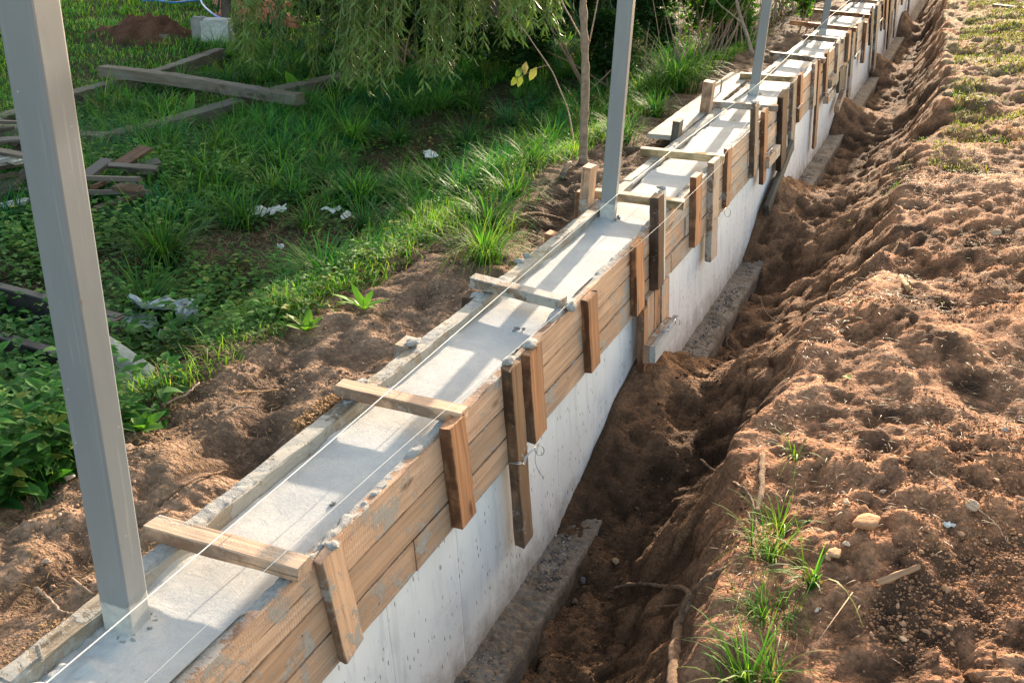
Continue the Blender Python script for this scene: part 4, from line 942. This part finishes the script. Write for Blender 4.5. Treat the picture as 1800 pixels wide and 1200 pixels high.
lawn('lawn_grass', 42000, (-13, -3.9, 4.2, 15), lambda x, y: .05 + .06 * clump(x, y, .9, 221), .0062, (.2, .45, .25, .05, .05), 'shorter yellow green lawn around the timbers', 1.85,  # brighter blades, soft sunlight on the lawn painted into their colour
     lambda x, y: np.clip(.3 + clump(x, y, 2, 222), .0, 1) * bare(x, y))
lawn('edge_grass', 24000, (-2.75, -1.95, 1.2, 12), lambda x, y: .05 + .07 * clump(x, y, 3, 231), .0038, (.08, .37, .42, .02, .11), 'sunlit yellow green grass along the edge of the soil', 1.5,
     lambda x, y: np.clip(.15 + 1.5 * clump(x, y, 3.2, 232), 0, 1) * sst(-1.97, -2.12, x + .1 * fbm(y * 3, y * 0 + 2, 9, 3)) * np.clip(.35 + y * .2, 0, 1))
lawn('dry_grass', 9000, (-.05, .95, 7.5, 19), lambda x, y: .035 + .03 * clump(x, y, 3, 241), .004, (.08, .12, .15, .0, 1.1), 'dry short grass on the far right bank', .95, lambda x, y: clump(x, y, 2, 242) ** 2 * (x > xrf(y) + .03))
# litter / straw
def straw(name, n, region, label, dens, L=(.02, .09), col=(.30, .20, .11)):
    xlo, xhi, ylo, yhi = region; y_ = ylo * (yhi / ylo) ** RNG.random(n * 2); x_ = RNG.uniform(xlo, xhi, n * 2); ok = RNG.random(n * 2) < dens(x_, y_); x_ = x_[ok][:n]; y_ = y_[ok][:n]; n = len(x_)
    P = np.stack([x_, y_, G(x_, y_, 1) + .012], 1); c = np.array(col) * RNG.uniform(.4, 1.3, (n, 1)) * np.array([1, 1, 1])
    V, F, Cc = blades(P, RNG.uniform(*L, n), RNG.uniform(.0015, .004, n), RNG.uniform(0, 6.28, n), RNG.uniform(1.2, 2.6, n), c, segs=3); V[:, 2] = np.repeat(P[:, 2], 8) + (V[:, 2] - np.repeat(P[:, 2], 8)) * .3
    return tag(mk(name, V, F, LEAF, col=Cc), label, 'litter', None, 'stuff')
straw('dry_litter', 9000, (-4.2, -2.0, 2.3, 6.5), 'brown dead stems and litter over the thin patch of lawn', lambda x, y: np.clip(.15 + 1.2 * gauss(x, y, -3.0, 3.8, .9, .9) + .4 * clump(x, y, 3, 251), 0, 1))
straw('dry_litter', 2600, (-2.2, -1.53, 1.0, 6), 'fine rootlets and straw on the soil strip', lambda x, y: clump(x, y, 4, 252) ** 2, (.01, .05))
straw('dry_litter', 6000, (-.45, .9, 1.9, 8), 'fine rootlets and straw on the right bank', lambda x, y: (x > xrf(y) - .05) * clump(x, y, 3, 253) ** 2, (.01, .06), (.20, .13, .08))

# leaf cards: folded leaves with a pointed tip
def leaves(P, D, U, L, Wd, col, fold=.25, droop=.3):
    """P base, D direction, U up hint"""
    col = col * np.array([.72, 1.0, .75]); D = D / np.linalg.norm(D, axis=1)[:, None]; S = np.cross(D, U); S /= np.maximum(np.linalg.norm(S, axis=1), 1e-6)[:, None]; N = np.cross(S, D)
    L = L[:, None]; Wd = Wd[:, None]
    p0 = P; p1 = P + D * L * .35 + S * Wd * .5 + N * Wd * fold; p2 = P + D * L * .35 - S * Wd * .5 + N * Wd * fold; m1 = P + D * L * .4
    p3 = P + D * L * .72 + S * Wd * .34 + N * (Wd * fold * .7 - L * droop * .25); p4 = P + D * L * .72 - S * Wd * .34 + N * (Wd * fold * .7 - L * droop * .25); m2 = P + D * L * .74 - N * L * droop * .2; tip = P + D * L - N * L * droop * .5
    V = np.stack([p0, p1, m1, p2, p3, m2, p4, tip], 1); n = len(P); b_ = (np.arange(n) * 8)[:, None]
    F = [np.array(q) for q in ((0, 1, 2), (0, 2, 3), (1, 4, 5), (1, 5, 2), (2, 5, 6), (2, 6, 3), (4, 7, 5), (5, 7, 6))]
    F = np.stack([b_ + q for q in F], 1).reshape(-1, 3)
    k_ = np.array([.8, 1.05, .85, 1.05, 1.1, .9, 1.1, 1.1]); Cc = col[:, None, :] * k_[None, :, None]
    return V.reshape(-1, 3), F, Cc.reshape(-1, 3)
def cat3(L_):
    V = []; F = []; Cc = []; o = 0
    for v, f, c in L_: V.append(v); F.append(f + o); Cc.append(c); o += len(v)
    return np.vstack(V), np.vstack(F), np.vstack(Cc)
def rand_dirs(n, zlo, zhi):
    a = RNG.uniform(0, 6.28, n); z = RNG.uniform(zlo, zhi, n); r = np.sqrt(np.maximum(0, 1 - z * z)); return np.stack([r * np.cos(a), r * np.sin(a), z], 1)
def weeds(name, cs, npl, label, Ls=(.02, .05), hts=(.05, .2), ratio=.6, cols=((.04, .10, .02), (.09, .17, .035)), per=9, kk=1.0):
    """cs = list of (x, y, rx, ry, weight): patches of leafy plants"""
    w = np.array([c[4] for c in cs], float); ch = RNG.choice(len(cs), npl, p=w / w.sum()); cs_ = np.array(cs, float)[ch]
    x = cs_[:, 0] + RNG.normal(0, 1, npl) * cs_[:, 2]; y = cs_[:, 1] + RNG.normal(0, 1, npl) * cs_[:, 3]
    ok = (x < -2.0) & clear(x, y); x = x[ok]; y = y[ok]; npl = len(x); h_ = RNG.uniform(*hts, npl); g_ = G(x, y, 1); c = (np.array(cols[0])[None] + (np.array(cols[1]) - np.array(cols[0]))[None] * RNG.random((npl, 1))) * kk; yl = RNG.random((npl, 1)) < .07; c = np.where(yl, np.array([[.22, .20, .05]]), c)
    out = []
    for k_ in range(per):
        t = (k_ + .5) / per; d = rand_dirs(npl, -.15, .5); sz = Ls[0] + (Ls[1] - Ls[0]) * RNG.random(npl) ** 1.5 * (1.15 - .5 * t)
        P = np.stack([x, y, g_ + h_ * t], 1) + d * sz[:, None] * .25
        out.append(leaves(P, d, np.array([[0, 0, 1.]]).repeat(npl, 0), sz, sz * ratio, c * (.6 + .6 * t) * RNG.uniform(.8, 1.2, (npl, 1))))
    V, F, Cc = cat3(out); return tag(mk(name, V, F, LEAF, col=Cc), label, 'weeds', None, 'stuff')
nt_ = [hit(60, 740), hit(120, 680), hit(40, 850), hit(90, 800)]
weeds('nettle_patch', [(p.x, p.y, .22, .16, 1) for p in nt_] + [(-2.85, 1.9, .2, .3, 1.2), (-2.4, 1.5, .1, .15, .3)], 1050, 'dense broad-leaved nettles left of the first post', (.02, .085), (.05, .30), .62, ((.025, .075, .02), (.06, .13, .03)), 9)
cw = [hit(300, 520), hit(420, 520), hit(370, 600), hit(480, 560), hit(560, 500), hit(330, 560)]
weeds('low_weeds', [(p.x, p.y, .18, .16, 1) for p in cw] + [(-2.4, 2.3, .14, .35, .6)], 600, 'low light green weeds on the littered ground', (.025, .055), (.02, .13), .6, ((.045, .10, .02), (.09, .16, .035)), 7)
cw = [hit(40, 470), hit(90, 440), hit(30, 600), hit(150, 590), hit(200, 440), hit(270, 330), hit(200, 310), hit(330, 340), hit(180, 400), hit(60, 250), hit(380, 330)]
weeds('tray_weeds', [(p.x, p.y, .2, .18, 1) for p in cw], 650, 'leafy weeds growing through the trays and scrap wood', (.03, .06), (.05, .24), .6, ((.05, .11, .025), (.12, .19, .04)), 8)
cw = [hit(500, 330), hit(650, 260), hit(900, 280), hit(800, 370), hit(700, 440), hit(560, 440), hit(950, 200), hit(1080, 160), hit(400, 270)]
weeds('low_weeds', [(p.x, p.y, .4, .35, 1) for p in cw], 500, 'dark leafy weeds between the grass tufts', (.025, .055), (.03, .16), .55, ((.03, .08, .02), (.07, .13, .03)), 7)

# single grass tufts
def tuft(px, py, n, h_, spread, label, kk=1.0, wts=(.3, .45, .15, .1, .0), wd=.005, bend=(.8, 2.4), name='grass_tuft', g='grass tufts', pos=None, lean=0):
    p = Vector(pos) if pos else hit(px, py); gz = g1(p.x, p.y)
    a = RNG.uniform(0, 6.28, n); r_ = np.abs(RNG.normal(0, spread, n)); P = np.stack([p.x + r_ * np.cos(a), p.y + r_ * np.sin(a), 0 * a], 1); P[:, 2] = np.minimum(G(P[:, 0], P[:, 1], 1), gz + .03) - .01
    if lean: a = np.where(RNG.random(n) < lean, 3.4 + RNG.normal(0, .75, n), a)
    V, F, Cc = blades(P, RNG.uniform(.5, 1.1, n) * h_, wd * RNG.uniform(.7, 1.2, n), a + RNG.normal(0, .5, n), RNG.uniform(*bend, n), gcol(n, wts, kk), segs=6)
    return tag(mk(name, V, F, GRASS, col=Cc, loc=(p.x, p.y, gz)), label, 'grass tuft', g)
tuft(290, 470, 260, .42, .06, 'large drooping dark green tuft right of the first post', .9, wd=.007)
tuft(262, 560, 230, .30, .05, 'second drooping tuft just above the foam scraps', .9, wd=.007)
tuft(850, 460, 240, .30, .06, 'bright backlit tuft on the soil edge behind the third crosspiece', 1.5, (.1, .5, .4, 0, .05), .004)
tuft(545, 405, 110, .22, .05, 'spiky yellow green tuft between the white chips', 1.3, (.2, .4, .4, 0, 0))
TW = [(700, 250), (480, 300), (560, 330), (430, 400), (640, 350), (760, 330), (820, 260), (900, 350), (930, 300), (720, 400), (820, 190), (980, 240), (330, 290), (600, 240), (860, 400), (1090, 250), (1150, 205), (1060, 190), (380, 350)]
for i, (px, py) in enumerate(TW):
    sunny = px > 820  # sunny tufts get brighter, yellower blades, sunlight painted into the colour
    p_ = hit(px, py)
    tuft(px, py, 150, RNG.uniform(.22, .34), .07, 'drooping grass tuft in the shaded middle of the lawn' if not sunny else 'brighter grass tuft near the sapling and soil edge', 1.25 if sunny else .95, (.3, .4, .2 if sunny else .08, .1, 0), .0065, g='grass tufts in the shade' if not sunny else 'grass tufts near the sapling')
tuft(1185, 160, 260, .55, .10, 'tall emerald grass clump standing in for a green flare in front of the bushes', 1.2, (.3, .6, .1, 0, 0), .009)  # clump added where a green lens flare hangs over the grass
RT = [(1425, 1035, 34, .26, .018, 'broad-bladed bright tuft on the bank edge below the large clod', .0095), (1350, 985, 110, .22, .035, 'wispy long grass drooping over the trench rim', .0045), (1340, 1085, 170, .13, .05, 'dense short green grass on the rim above the lowest tuft', .004),
      (1310, 1205, 60, .28, .03, 'lowest tuft at the bottom edge with long arching blades', .008), (1370, 925, 45, .22, .025, 'small tuft with tall blades above the wispy grass', .006), (1395, 805, 26, .20, .012, 'young green tuft growing from the dark rim hollow', .006),
      (1350, 1195, 60, .20, .03, 'bright tuft at the bottom beside the lowest one', .006), (1655, 530, 6, .08, .008, 'few upright green blades on the upper bank', .003), (1510, 530, 12, .12, .02, 'sparse blades leaning on the rim', .003)]
for (px, py, n, h_, sp, lb, wd) in RT:
    tuft(px, py, int(n * .65), h_ * .82, sp, lb, 1.25, (.12, .4, .4, 0, .1), wd * .85, (.3, 2.6), g=None, lean=.6)
for (px, py) in ((1600, 275), (1575, 330), (1620, 250), (1585, 300), (1690, 190), (1720, 140)):
    tuft(px, py, 45, .06, .06, 'short green grass growing along the far trench rim', 1.4, (.1, .5, .4, 0, .1), .003, g='grass patches along the far rim')
# dock leaves / dandelions
def rosette(px, py, n, L_, wd, label, up=.9, col=(.12, .22, .03), cat='plant'):
    p = hit(px, py); gz = g1(p.x, p.y); a = np.linspace(0, 6.28, n, endpoint=False) + RNG.uniform(-.3, .3, n); z = RNG.uniform(up * .6, up, n)
    D = np.stack([np.cos(a) * (1 - z * .7), np.sin(a) * (1 - z * .7), z], 1); P = np.array([[p.x, p.y, gz]]).repeat(n, 0)
    V, F, Cc = leaves(P, D, np.array([[0, 0, 1.]]).repeat(n, 0) + RNG.normal(0, .1, (n, 3)), L_ * RNG.uniform(.75, 1.1, n), wd * RNG.uniform(.8, 1.1, n), np.array([col]) * RNG.uniform(.8, 1.2, (n, 1)), .15, .4)
    return tag(mk('dock_plant', V, F, LEAF, col=Cc, loc=(p.x, p.y, gz)), label, cat)
rosette(335, 212, 3, .24, .10, 'bright broad dock leaves standing beside the dark timber', 1.1)
rosette(518, 168, 2, .26, .13, 'single broad dock leaf near the end of the top timber', 1.2)
rosette(640, 545, 7, .13, .035, 'dandelion rosette at the edge of the soil strip', .6, (.14, .24, .03))
rosette(75, 860, 4, .13, .05, 'broad smooth leaves at the edge of the soil left of the post', .9, (.09, .2, .03))
rosette(540, 590, 7, .11, .035, 'second dandelion rosette lower along the soil edge', .7, (.13, .2, .03))
rosette(250, 760, 6, .09, .045, 'young nettle top in the sun just right of the first post', .7, (.11, .2, .04))

# branches and leaf crowns
def crown(cs, n, Ls, ratio, cols, trans=None, zdir=(-.6, .6)):
    """cs list of (centre, (rx, ry, rz), weight)"""
    w = np.array([c[2] for c in cs], float); ch = RNG.choice(len(cs), n, p=w / w.sum()); c0 = np.array([c[0] for c in cs], float)[ch]; r0 = np.array([c[1] for c in cs], float)[ch]
    d = rand_dirs(n, -1, 1); rr = RNG.random(n) ** .45; P = c0 + d * r0 * rr[:, None]
    D = rand_dirs(n, *zdir); L_ = RNG.uniform(*Ls, n); col = (np.array(cols[0])[None] + (np.array(cols[1]) - np.array(cols[0]))[None] * RNG.random((n, 1))) * RNG.uniform(.7, 1.25, (n, 1))
    return leaves(P, D, rand_dirs(n, .3, 1), L_, L_ * ratio, col)
def limb_geo(root, tips, r0):
    g = []
    for t in tips:
        t = Vector(t); root_ = Vector(root); m1 = root_.lerp(t, .35) + Vector((random.uniform(-.1, .1), random.uniform(-.1, .1), .1)); 
        P = spline([root_, m1, root_.lerp(t, .7) + Vector((random.uniform(-.1, .1), random.uniform(-.1, .1), .05)), t], 4)
        g.append(tube_geo(P, [r0 * (1 - .85 * i / (len(P) - 1)) for i in range(len(P))], 6))
    return join(g)
def tree(name, base, hgt, r0, blobs, n, Ls, ratio, cols, label, cat='tree', group=None, ntip=10):
    base = Vector(base); base.z = g1(base.x, base.y); e = empty(name, tuple(base), label, cat, group)
    P = spline([base - Vector((0, 0, .2)), base + Vector((.05, .05, hgt * .35)), base + Vector((-.05, .1, hgt * .7)), base + Vector((.05, 0, hgt))], 4)
    V, F = tube_geo(P, [r0 * (1.15 - .8 * i / (len(P) - 1)) for i in range(len(P))], 10); mk('trunk', V, F, BARK, e, smooth=True)
    cs = []
    for (dx, dy, dz, rx, ry, rz) in blobs:
        for _ in range(7):
            q = rand_dirs(1, -1, 1)[0] * RNG.uniform(.35, .85); cs.append(((base.x + dx + q[0] * rx, base.y + dy + q[1] * ry, base.z + dz + q[2] * rz), (rx * .36, ry * .36, rz * .33), RNG.uniform(.5, 1.3)))
    V, F = limb_geo(base + Vector((0, 0, hgt * .35)), [c[0] for c in cs[::max(1, len(cs) // ntip)]], r0 * .5); mk('limbs', V, F, BARK, e, smooth=True)
    V, F, Cc = crown(cs, n, Ls, ratio, cols); mk('crown', V, F, LEAF, e, col=Cc); return e
# unseen trees, added left and beyond to shade the lawn
tree('added_shade_tree', (-8.5, 16.5, 0), 4.5, .16, [(0, 0, 3.2, 2.6, 2.2, 2.2), (-1.5, .5, 2.2, 1.8, 1.6, 1.6)], 11000, (.10, .18), .5, ((.03, .06, .015), (.06, .11, .03)), 'broad dark tree added out of view at the far left to shade the lawn', group='unseen trees added behind the garden for shade')
tree('added_shade_tree', (-12.5, 15.5, 0), 5, .18, [(0, 0, 3.4, 2.8, 2.2, 2.4), (1.5, .2, 2.0, 1.8, 1.6, 1.6)], 11000, (.10, .18), .5, ((.03, .06, .015), (.06, .11, .03)), 'dark unseen tree added at the far left beyond the lawn for shade', group='unseen trees added behind the garden for shade')
tree('added_shade_tree', (-6.6, 19.5, 0), 5, .16, [(0, 0, 3.4, 2.0, 1.8, 2.6), (.5, 0, 1.4, 1.5, 1.2, 1.2)], 11000, (.10, .18), .5, ((.03, .06, .015), (.06, .11, .03)), 'dark unseen tree added straight behind the willow for shade', group='unseen trees added behind the garden for shade')
# back bushes
def bush(base, blobs, n, Ls, ratio, cols, label, stems=10, name='bush', group=None, cat='bush'):
    base = Vector(base); base.z = g1(base.x, base.y); e = empty(name, tuple(base), label, cat, group); cs = []
    for (dx, dy, dz, rx, ry, rz) in blobs:
        for _ in range(6):
            q = rand_dirs(1, -1, 1)[0] * RNG.uniform(.3, .85); cs.append(((base.x + dx + q[0] * rx, base.y + dy + q[1] * ry, base.z + dz + q[2] * rz), (rx * .4, ry * .4, rz * .36), RNG.uniform(.5, 1.3)))
    g = []
    for i in range(stems):
        c = Vector(cs[RNG.integers(len(cs))][0]); a = base + Vector((random.uniform(-.25, .25), random.uniform(-.2, .2), -.05))
        P = spline([a, a.lerp(c, .5) + Vector((random.uniform(-.08, .08), random.uniform(-.08, .08), .05)), c], 4); g.append(tube_geo(P, [.012 * (1 - .7 * k_ / (len(P) - 1)) for k_ in range(len(P))], 5))
    V, F = join(g); mk('stems', V, F, TWIG, e, smooth=True)
    V, F, Cc = crown(cs, n, Ls, ratio, cols); mk('foliage', V, F, LEAF, e, col=Cc); return e
DK = ((.012, .03, .01), (.03, .06, .018)); MD = ((.04, .09, .02), (.09, .15, .03)); BR = ((.10, .17, .03), (.20, .24, .06))
bush((-3.0, 9.1, 0), [(0, 0, .42, .42, .3, .42), (-.7, .1, .5, .45, .3, .5)], 5000, (.04, .085), .42, DK, 'low dark bush filling the gap between young tree and second post')
bush((-3.15, 10.2, 0), [(0, 0, .6, .55, .4, .7), (-.5, .2, .8, .5, .4, .6), (.35, .2, .7, .35, .3, .6)], 8000, (.05, .10), .38, DK, 'dark glossy bush behind the second steel post')
bush((-2.55, 11.6, 0), [(0, 0, .65, .5, .4, .7), (.1, .3, .5, .5, .4, .5)], 6000, (.05, .10), .45, MD, 'green bush left of the third steel post')
bush((-4.1, 12.2, 0), [(0, 0, .9, .9, .5, .9)], 3500, (.06, .11), .4, DK, 'dark bush between willow and second post')
bush((-2.35, 14.5, 0), [(0, 0, .7, .42, .6, .7), (-.3, .8, .9, .5, .6, .8)], 3600, (.05, .10), .6, BR, 'sunlit yellow green bush beyond the third post')
bush((-2.2, 17.5, 0), [(0, 0, .6, .4, .8, .6), (-.4, 1, .9, .5, .8, .9)], 3600, (.05, .10), .6, BR, 'pale sunlit bush at the far end of the wall')
bush((-2.25, 10.9, 0), [(0, 0, .55, .28, .5, .5), (-.25, .8, .7, .35, .5, .5)], 3000, (.05, .09), .5, MD, 'fresh green shrub crowding the stems by the third post')
bush((-1.85, 12.9, 0), [(0, 0, .35, .14, .22, .3)], 170, (.07, .12), .65, MD, 'small leafy shoot rising by the overhanging crosspieces', 4)
bush((-3.6, 15.5, 0), [(0, 0, 1.0, .7, .7, 1.0)], 3200, (.07, .12), .5, MD, 'tall green bush farther back between the posts')
bush((-4.9, 9.0, 0), [(0, 0, .55, 1.2, .4, .6), (-1.7, .7, .5, 1.0, .4, .6)], 9000, (.06, .12), .45, DK, 'low dark bush behind the willow curtain', group='low dark bushes behind the lawn')
bush((-9.2, 12.6, 0), [(0, 0, .5, 1.3, .5, .7)], 4200, (.06, .12), .45, DK, 'low dark bush at the back of the lawn', group='low dark bushes behind the lawn')
# reeds / dry stems
rp = []; 
for i in range(70):
    y_ = random.uniform(9.0, 13.5); x_ = random.uniform(-2.7, -1.95); a = Vector((x_, y_, g1(x_, y_))); t = a + Vector((random.uniform(-.35, .35), random.uniform(-.3, .3), random.uniform(.35, 1.2)))
    rp.append(tube_geo([a, a.lerp(t, .5) + Vector((random.uniform(-.04, .04), 0, 0)), t], [.005, .004, .002], 4))
V, F = join(rp); tag(mk('dry_stems', V, F, TWIG), 'tangle of dry reed stems under the far bushes', 'stems', None, 'stuff')
e = empty('leaning_sapling', (-2.05, 9.5, -.2), 'bent grey sapling stem leaning left of the third post', 'sapling')
tube('stem', [on_y(1322, 96, 9.3), on_y(1312, 60, 9.3), on_y(1300, 25, 9.3), on_y(1292, -20, 9.3), on_y(1290, -120, 9.3)], (.020, .012), BARK, e, n=8)
tube('branch', [on_y(1306, 42, 9.3), on_y(1285, 25, 9.2), on_y(1262, 5, 9.1), on_y(1250, -20, 9.0)], (.008, .004), BARK, e)
stick('dead_branch', [(1100, 240, .05), (1140, 148, .25), (1175, 155, .18), (1200, 185, .03)], (.004, .003), TWIG, 'thin arching bare branch between the second and third posts', 'branch')

# willow
wb = Vector((-5.0, 10.6, 0)); wb.z = g1(wb.x, wb.y)
we = empty('willow_tree', tuple(wb), 'weeping willow with long narrow leaves hanging over the shaded lawn', 'tree')
V, F = tube_geo(spline([wb - Vector((0, 0, .2)), wb + Vector((.1, 0, 1.0)), wb + Vector((0, .1, 2.2)), wb + Vector((.1, 0, 3.2))], 4), [.22 - .012 * i for i in range(13)], 12); mk('trunk', V, F, BARK, we, smooth=True)
strands = []; SH = []
for i in range(760):
    if i < 330:
        if i % 11 == 0: cpx = random.choice([415, 450, 490, 530, 560, 610, 650, 665, 700, 725, 755, 790, 820, 870, 920, 970]) + random.uniform(-15, 15); cY = random.uniform(6.2, 7.6)
        px = cpx + random.gauss(0, 13); Yd = cY + random.gauss(0, .12)
        lim = np.interp(px, [380, 440, 520, 600, 660, 720, 780, 830, 900, 1010], [55, 130, 120, 150, 185, 150, 160, 110, 70, 45])
        tp = on_y(px, random.uniform(-.5, 1) * lim, Yd); tip = Vector((tp.x, tp.y, max(tp.z, -.25)))
    else:
        a = random.uniform(0, 6.28); r_ = 2.7 * math.sqrt(random.random()); tip = Vector((wb.x + 1.1 * r_ * math.cos(a), wb.y - .2 + r_ * math.sin(a), random.uniform(-.1, 1.0)))
        if tip.x > -2.35: continue
    if tip.x > -2.9 and tip.y > 7: continue
    strands.append(tip); SH.append(i < 330)
tg = []; LP = []; LD = []; LL = []; LCc = []
tips = []
for tip, fr in zip(strands, SH):
    inx = (wb.x - tip.x) * .18; iny = (wb.y - tip.y) * .22; top = Vector((tip.x + inx, tip.y + iny, 3.1 + random.uniform(-.4, .4))); sw = random.uniform(-.12, .12)
    P = spline([top, top.lerp(tip, .3) + Vector((sw, -.04, .15)), top.lerp(tip, .7) + Vector((sw * .7, -.05, 0)), tip + Vector((0, 0, .12)), tip + Vector((random.uniform(-.05, .05), 0, 0))], 5)
    tg.append(tube_geo(P, [.004 * (1 - .7 * i / (len(P) - 1)) for i in range(len(P))], 3)); tips.append(top)
    strand_shade = random.uniform(1.0, 2.9) if fr else random.uniform(-.5, .2)  # front strands lighter, rear ones darker, shade painted into the leaf colour
    for i in range(len(P) - 1):
        d = P[i + 1] - P[i]; L_ = d.length; step = .022 if P[i].z < 1.3 else .075; q = 0
        while q < L_:
            b_ = P[i] + d * (q / L_); a = random.uniform(0, 6.28); D = Vector((math.cos(a) * .62, math.sin(a) * .62, -.75 + random.uniform(-.2, .35))); LP.append(b_); LD.append(D); LL.append(random.uniform(.055, .115) * (1 if step < .05 else 1.7)); LCc.append(strand_shade); q += step * random.uniform(.7, 1.4)
V, F = join(tg); mk('hanging_twigs', V, F, m_simple('willow_twig', (.14, .13, .05), (.22, .20, .08), 30, .8, .2, .002), we, smooth=True)
LP = np.array(LP); LD = np.array(LD); LL = np.array(LL); hu = np.array(LCc)[:, None]; n = len(LP)
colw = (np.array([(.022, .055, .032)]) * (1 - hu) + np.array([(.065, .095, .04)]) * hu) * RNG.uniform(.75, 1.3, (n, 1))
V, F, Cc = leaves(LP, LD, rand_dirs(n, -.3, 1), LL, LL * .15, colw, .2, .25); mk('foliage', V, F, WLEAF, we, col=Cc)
V, F = limb_geo(wb + Vector((.05, .05, 2.0)), tips[::14], .09); mk('limbs', V, F, BARK, we, smooth=True)
V, F, Cc = crown([((wb.x + RNG.uniform(-2.2, 2.0), wb.y + RNG.uniform(-2.4, 2.2), RNG.uniform(2.9, 3.9)), (.6, .6, .4), 1) for _ in range(26)], 7000, (.09, .16), .2, ((.035, .085, .03), (.08, .13, .04)), None, (-.9, .2)); mk('crown', V, F, LEAF, we, col=Cc)

# young tree by the form
tb = hit(1027, 290); tb.z = g1(tb.x, tb.y)
te = empty('young_tree', tuple(tb), 'slim young tree trunk rising behind the tall stake left of the second post', 'tree')
q = [Vector(tb) - Vector((0, 0, .1)), on_y(1026, 240, tb.y), on_y(1029, 130, tb.y), on_y(1026, 40, tb.y), on_y(1024, -60, tb.y), on_y(1026, -300, tb.y), on_y(1030, -480, tb.y)]
tube('trunk', q, (.028, .018), m_simple('young_bark', (.12, .085, .06), (.25, .19, .14), 35, .8, .5, .006), te, k=8, n=12, jit=.0012)
tube('twig', [on_y(1024, 70, tb.y), on_y(1005, 35, tb.y), on_y(985, -5, tb.y), on_y(970, -80, tb.y)], (.005, .003), TWIG, te)
tube('twig', [on_y(1036, 75, tb.y), on_y(1045, 30, tb.y), on_y(1052, -10, tb.y), on_y(1060, -90, tb.y)], (.005, .003), TWIG, te)
tt = on_y(1030, -480, tb.y); V, F, Cc = crown([((tt.x + RNG.uniform(-.5, .5), tt.y + RNG.uniform(-.5, .5), tt.z + RNG.uniform(-.3, .7)), (.22, .22, .2), 1) for _ in range(9)], 420, (.06, .11), .55, ((.05, .11, .02), (.10, .17, .03))); mk('crown', V, F, LEAF, te, col=Cc)
Ys = 6.2; sb_ = hit(1012, 265)
se = empty('bare_shoot', (sb_.x, sb_.y, g1(sb_.x, sb_.y)), 'thin bare shoot arching left with a few pale leaves near its middle', 'shoot')
tube('stem', [Vector((sb_.x, sb_.y, g1(sb_.x, sb_.y) - .03)), on_y(1000, 200, Ys), on_y(985, 160, Ys), on_y(970, 125, Ys), on_y(945, 88, Ys), on_y(915, 45, Ys), on_y(872, -5, Ys), on_y(820, -60, Ys)], (.0055, .003), TWIG, se)
tube('twig', [on_y(962, 115, Ys), on_y(945, 120, Ys), on_y(925, 130, Ys), on_y(908, 138, Ys)], (.0025, .0015), TWIG, se)
lp = [((944, 118), (930, 142), .055), ((925, 108), (922, 127), .05), ((918, 132), (912, 148), .045), ((918, 118), (912, 128), .035), ((912, 134), (905, 142), .035)]
P = np.array([on_y(*a, Ys)[:] for a, b_, w in lp]); T_ = np.array([on_y(*b_, Ys)[:] for a, b_, w in lp]); L_ = np.array([max(.09, np.linalg.norm(T_[i] - P[i])) for i in range(len(lp))])
V, F, Cc = leaves(P, T_ - P, np.array([[.3, -1, .4]]).repeat(len(lp), 0), L_ * 1.05, L_ * .5, np.array([(.24, .17, .09), (.26, .16, .12), (.20, .17, .06), (.14, .15, .06), (.19, .16, .05)])); mk('leaf_cluster', V, F, WLEAF, se, col=Cc)
# stump-like dark sprouts
stick('dead_stump', [(990, 315, 0), (992, 300, .04), (1003, 285, .09)], (.018, .010), W_OLDD, 'dark broken sprout stump left of the tall stake', 'stump')
stick('dead_stump', [(835, 385, 0), (834, 362, .06), (834, 345, .11)], (.012, .008), W_OLDD, 'small dark stump in the grass', 'stump')
# yellow leaves
for (px, py, z, lb, cc) in ((1284, 214, Z_TOP, 'yellow leaf lying on the concrete before the third post', (.42, .26, .07)), (1487, 391, None, 'yellow leaf lying in the trench', (.55, .35, .05)), (1480, 660, None, 'pale green leaf on the right bank', (.4, .42, .15))):
    p = on_z(px, py, z) if z else hit(px, py); zz_ = (z + .006) if z else g1(p.x, p.y) + .012
    V, F, Cc = leaves(np.array([[p.x, p.y, zz_]]), np.array([[.8, -.5, .25]]), np.array([[0, 0, 1.]]), np.array([.06]), np.array([.03]), np.array([cc])); tag(mk('fallen_leaf', V, F, LEAF, col=Cc, loc=(p.x, p.y, zz_)), lb, 'leaf')
for o in C.objects:
    if '_o' in o: del o['_o']
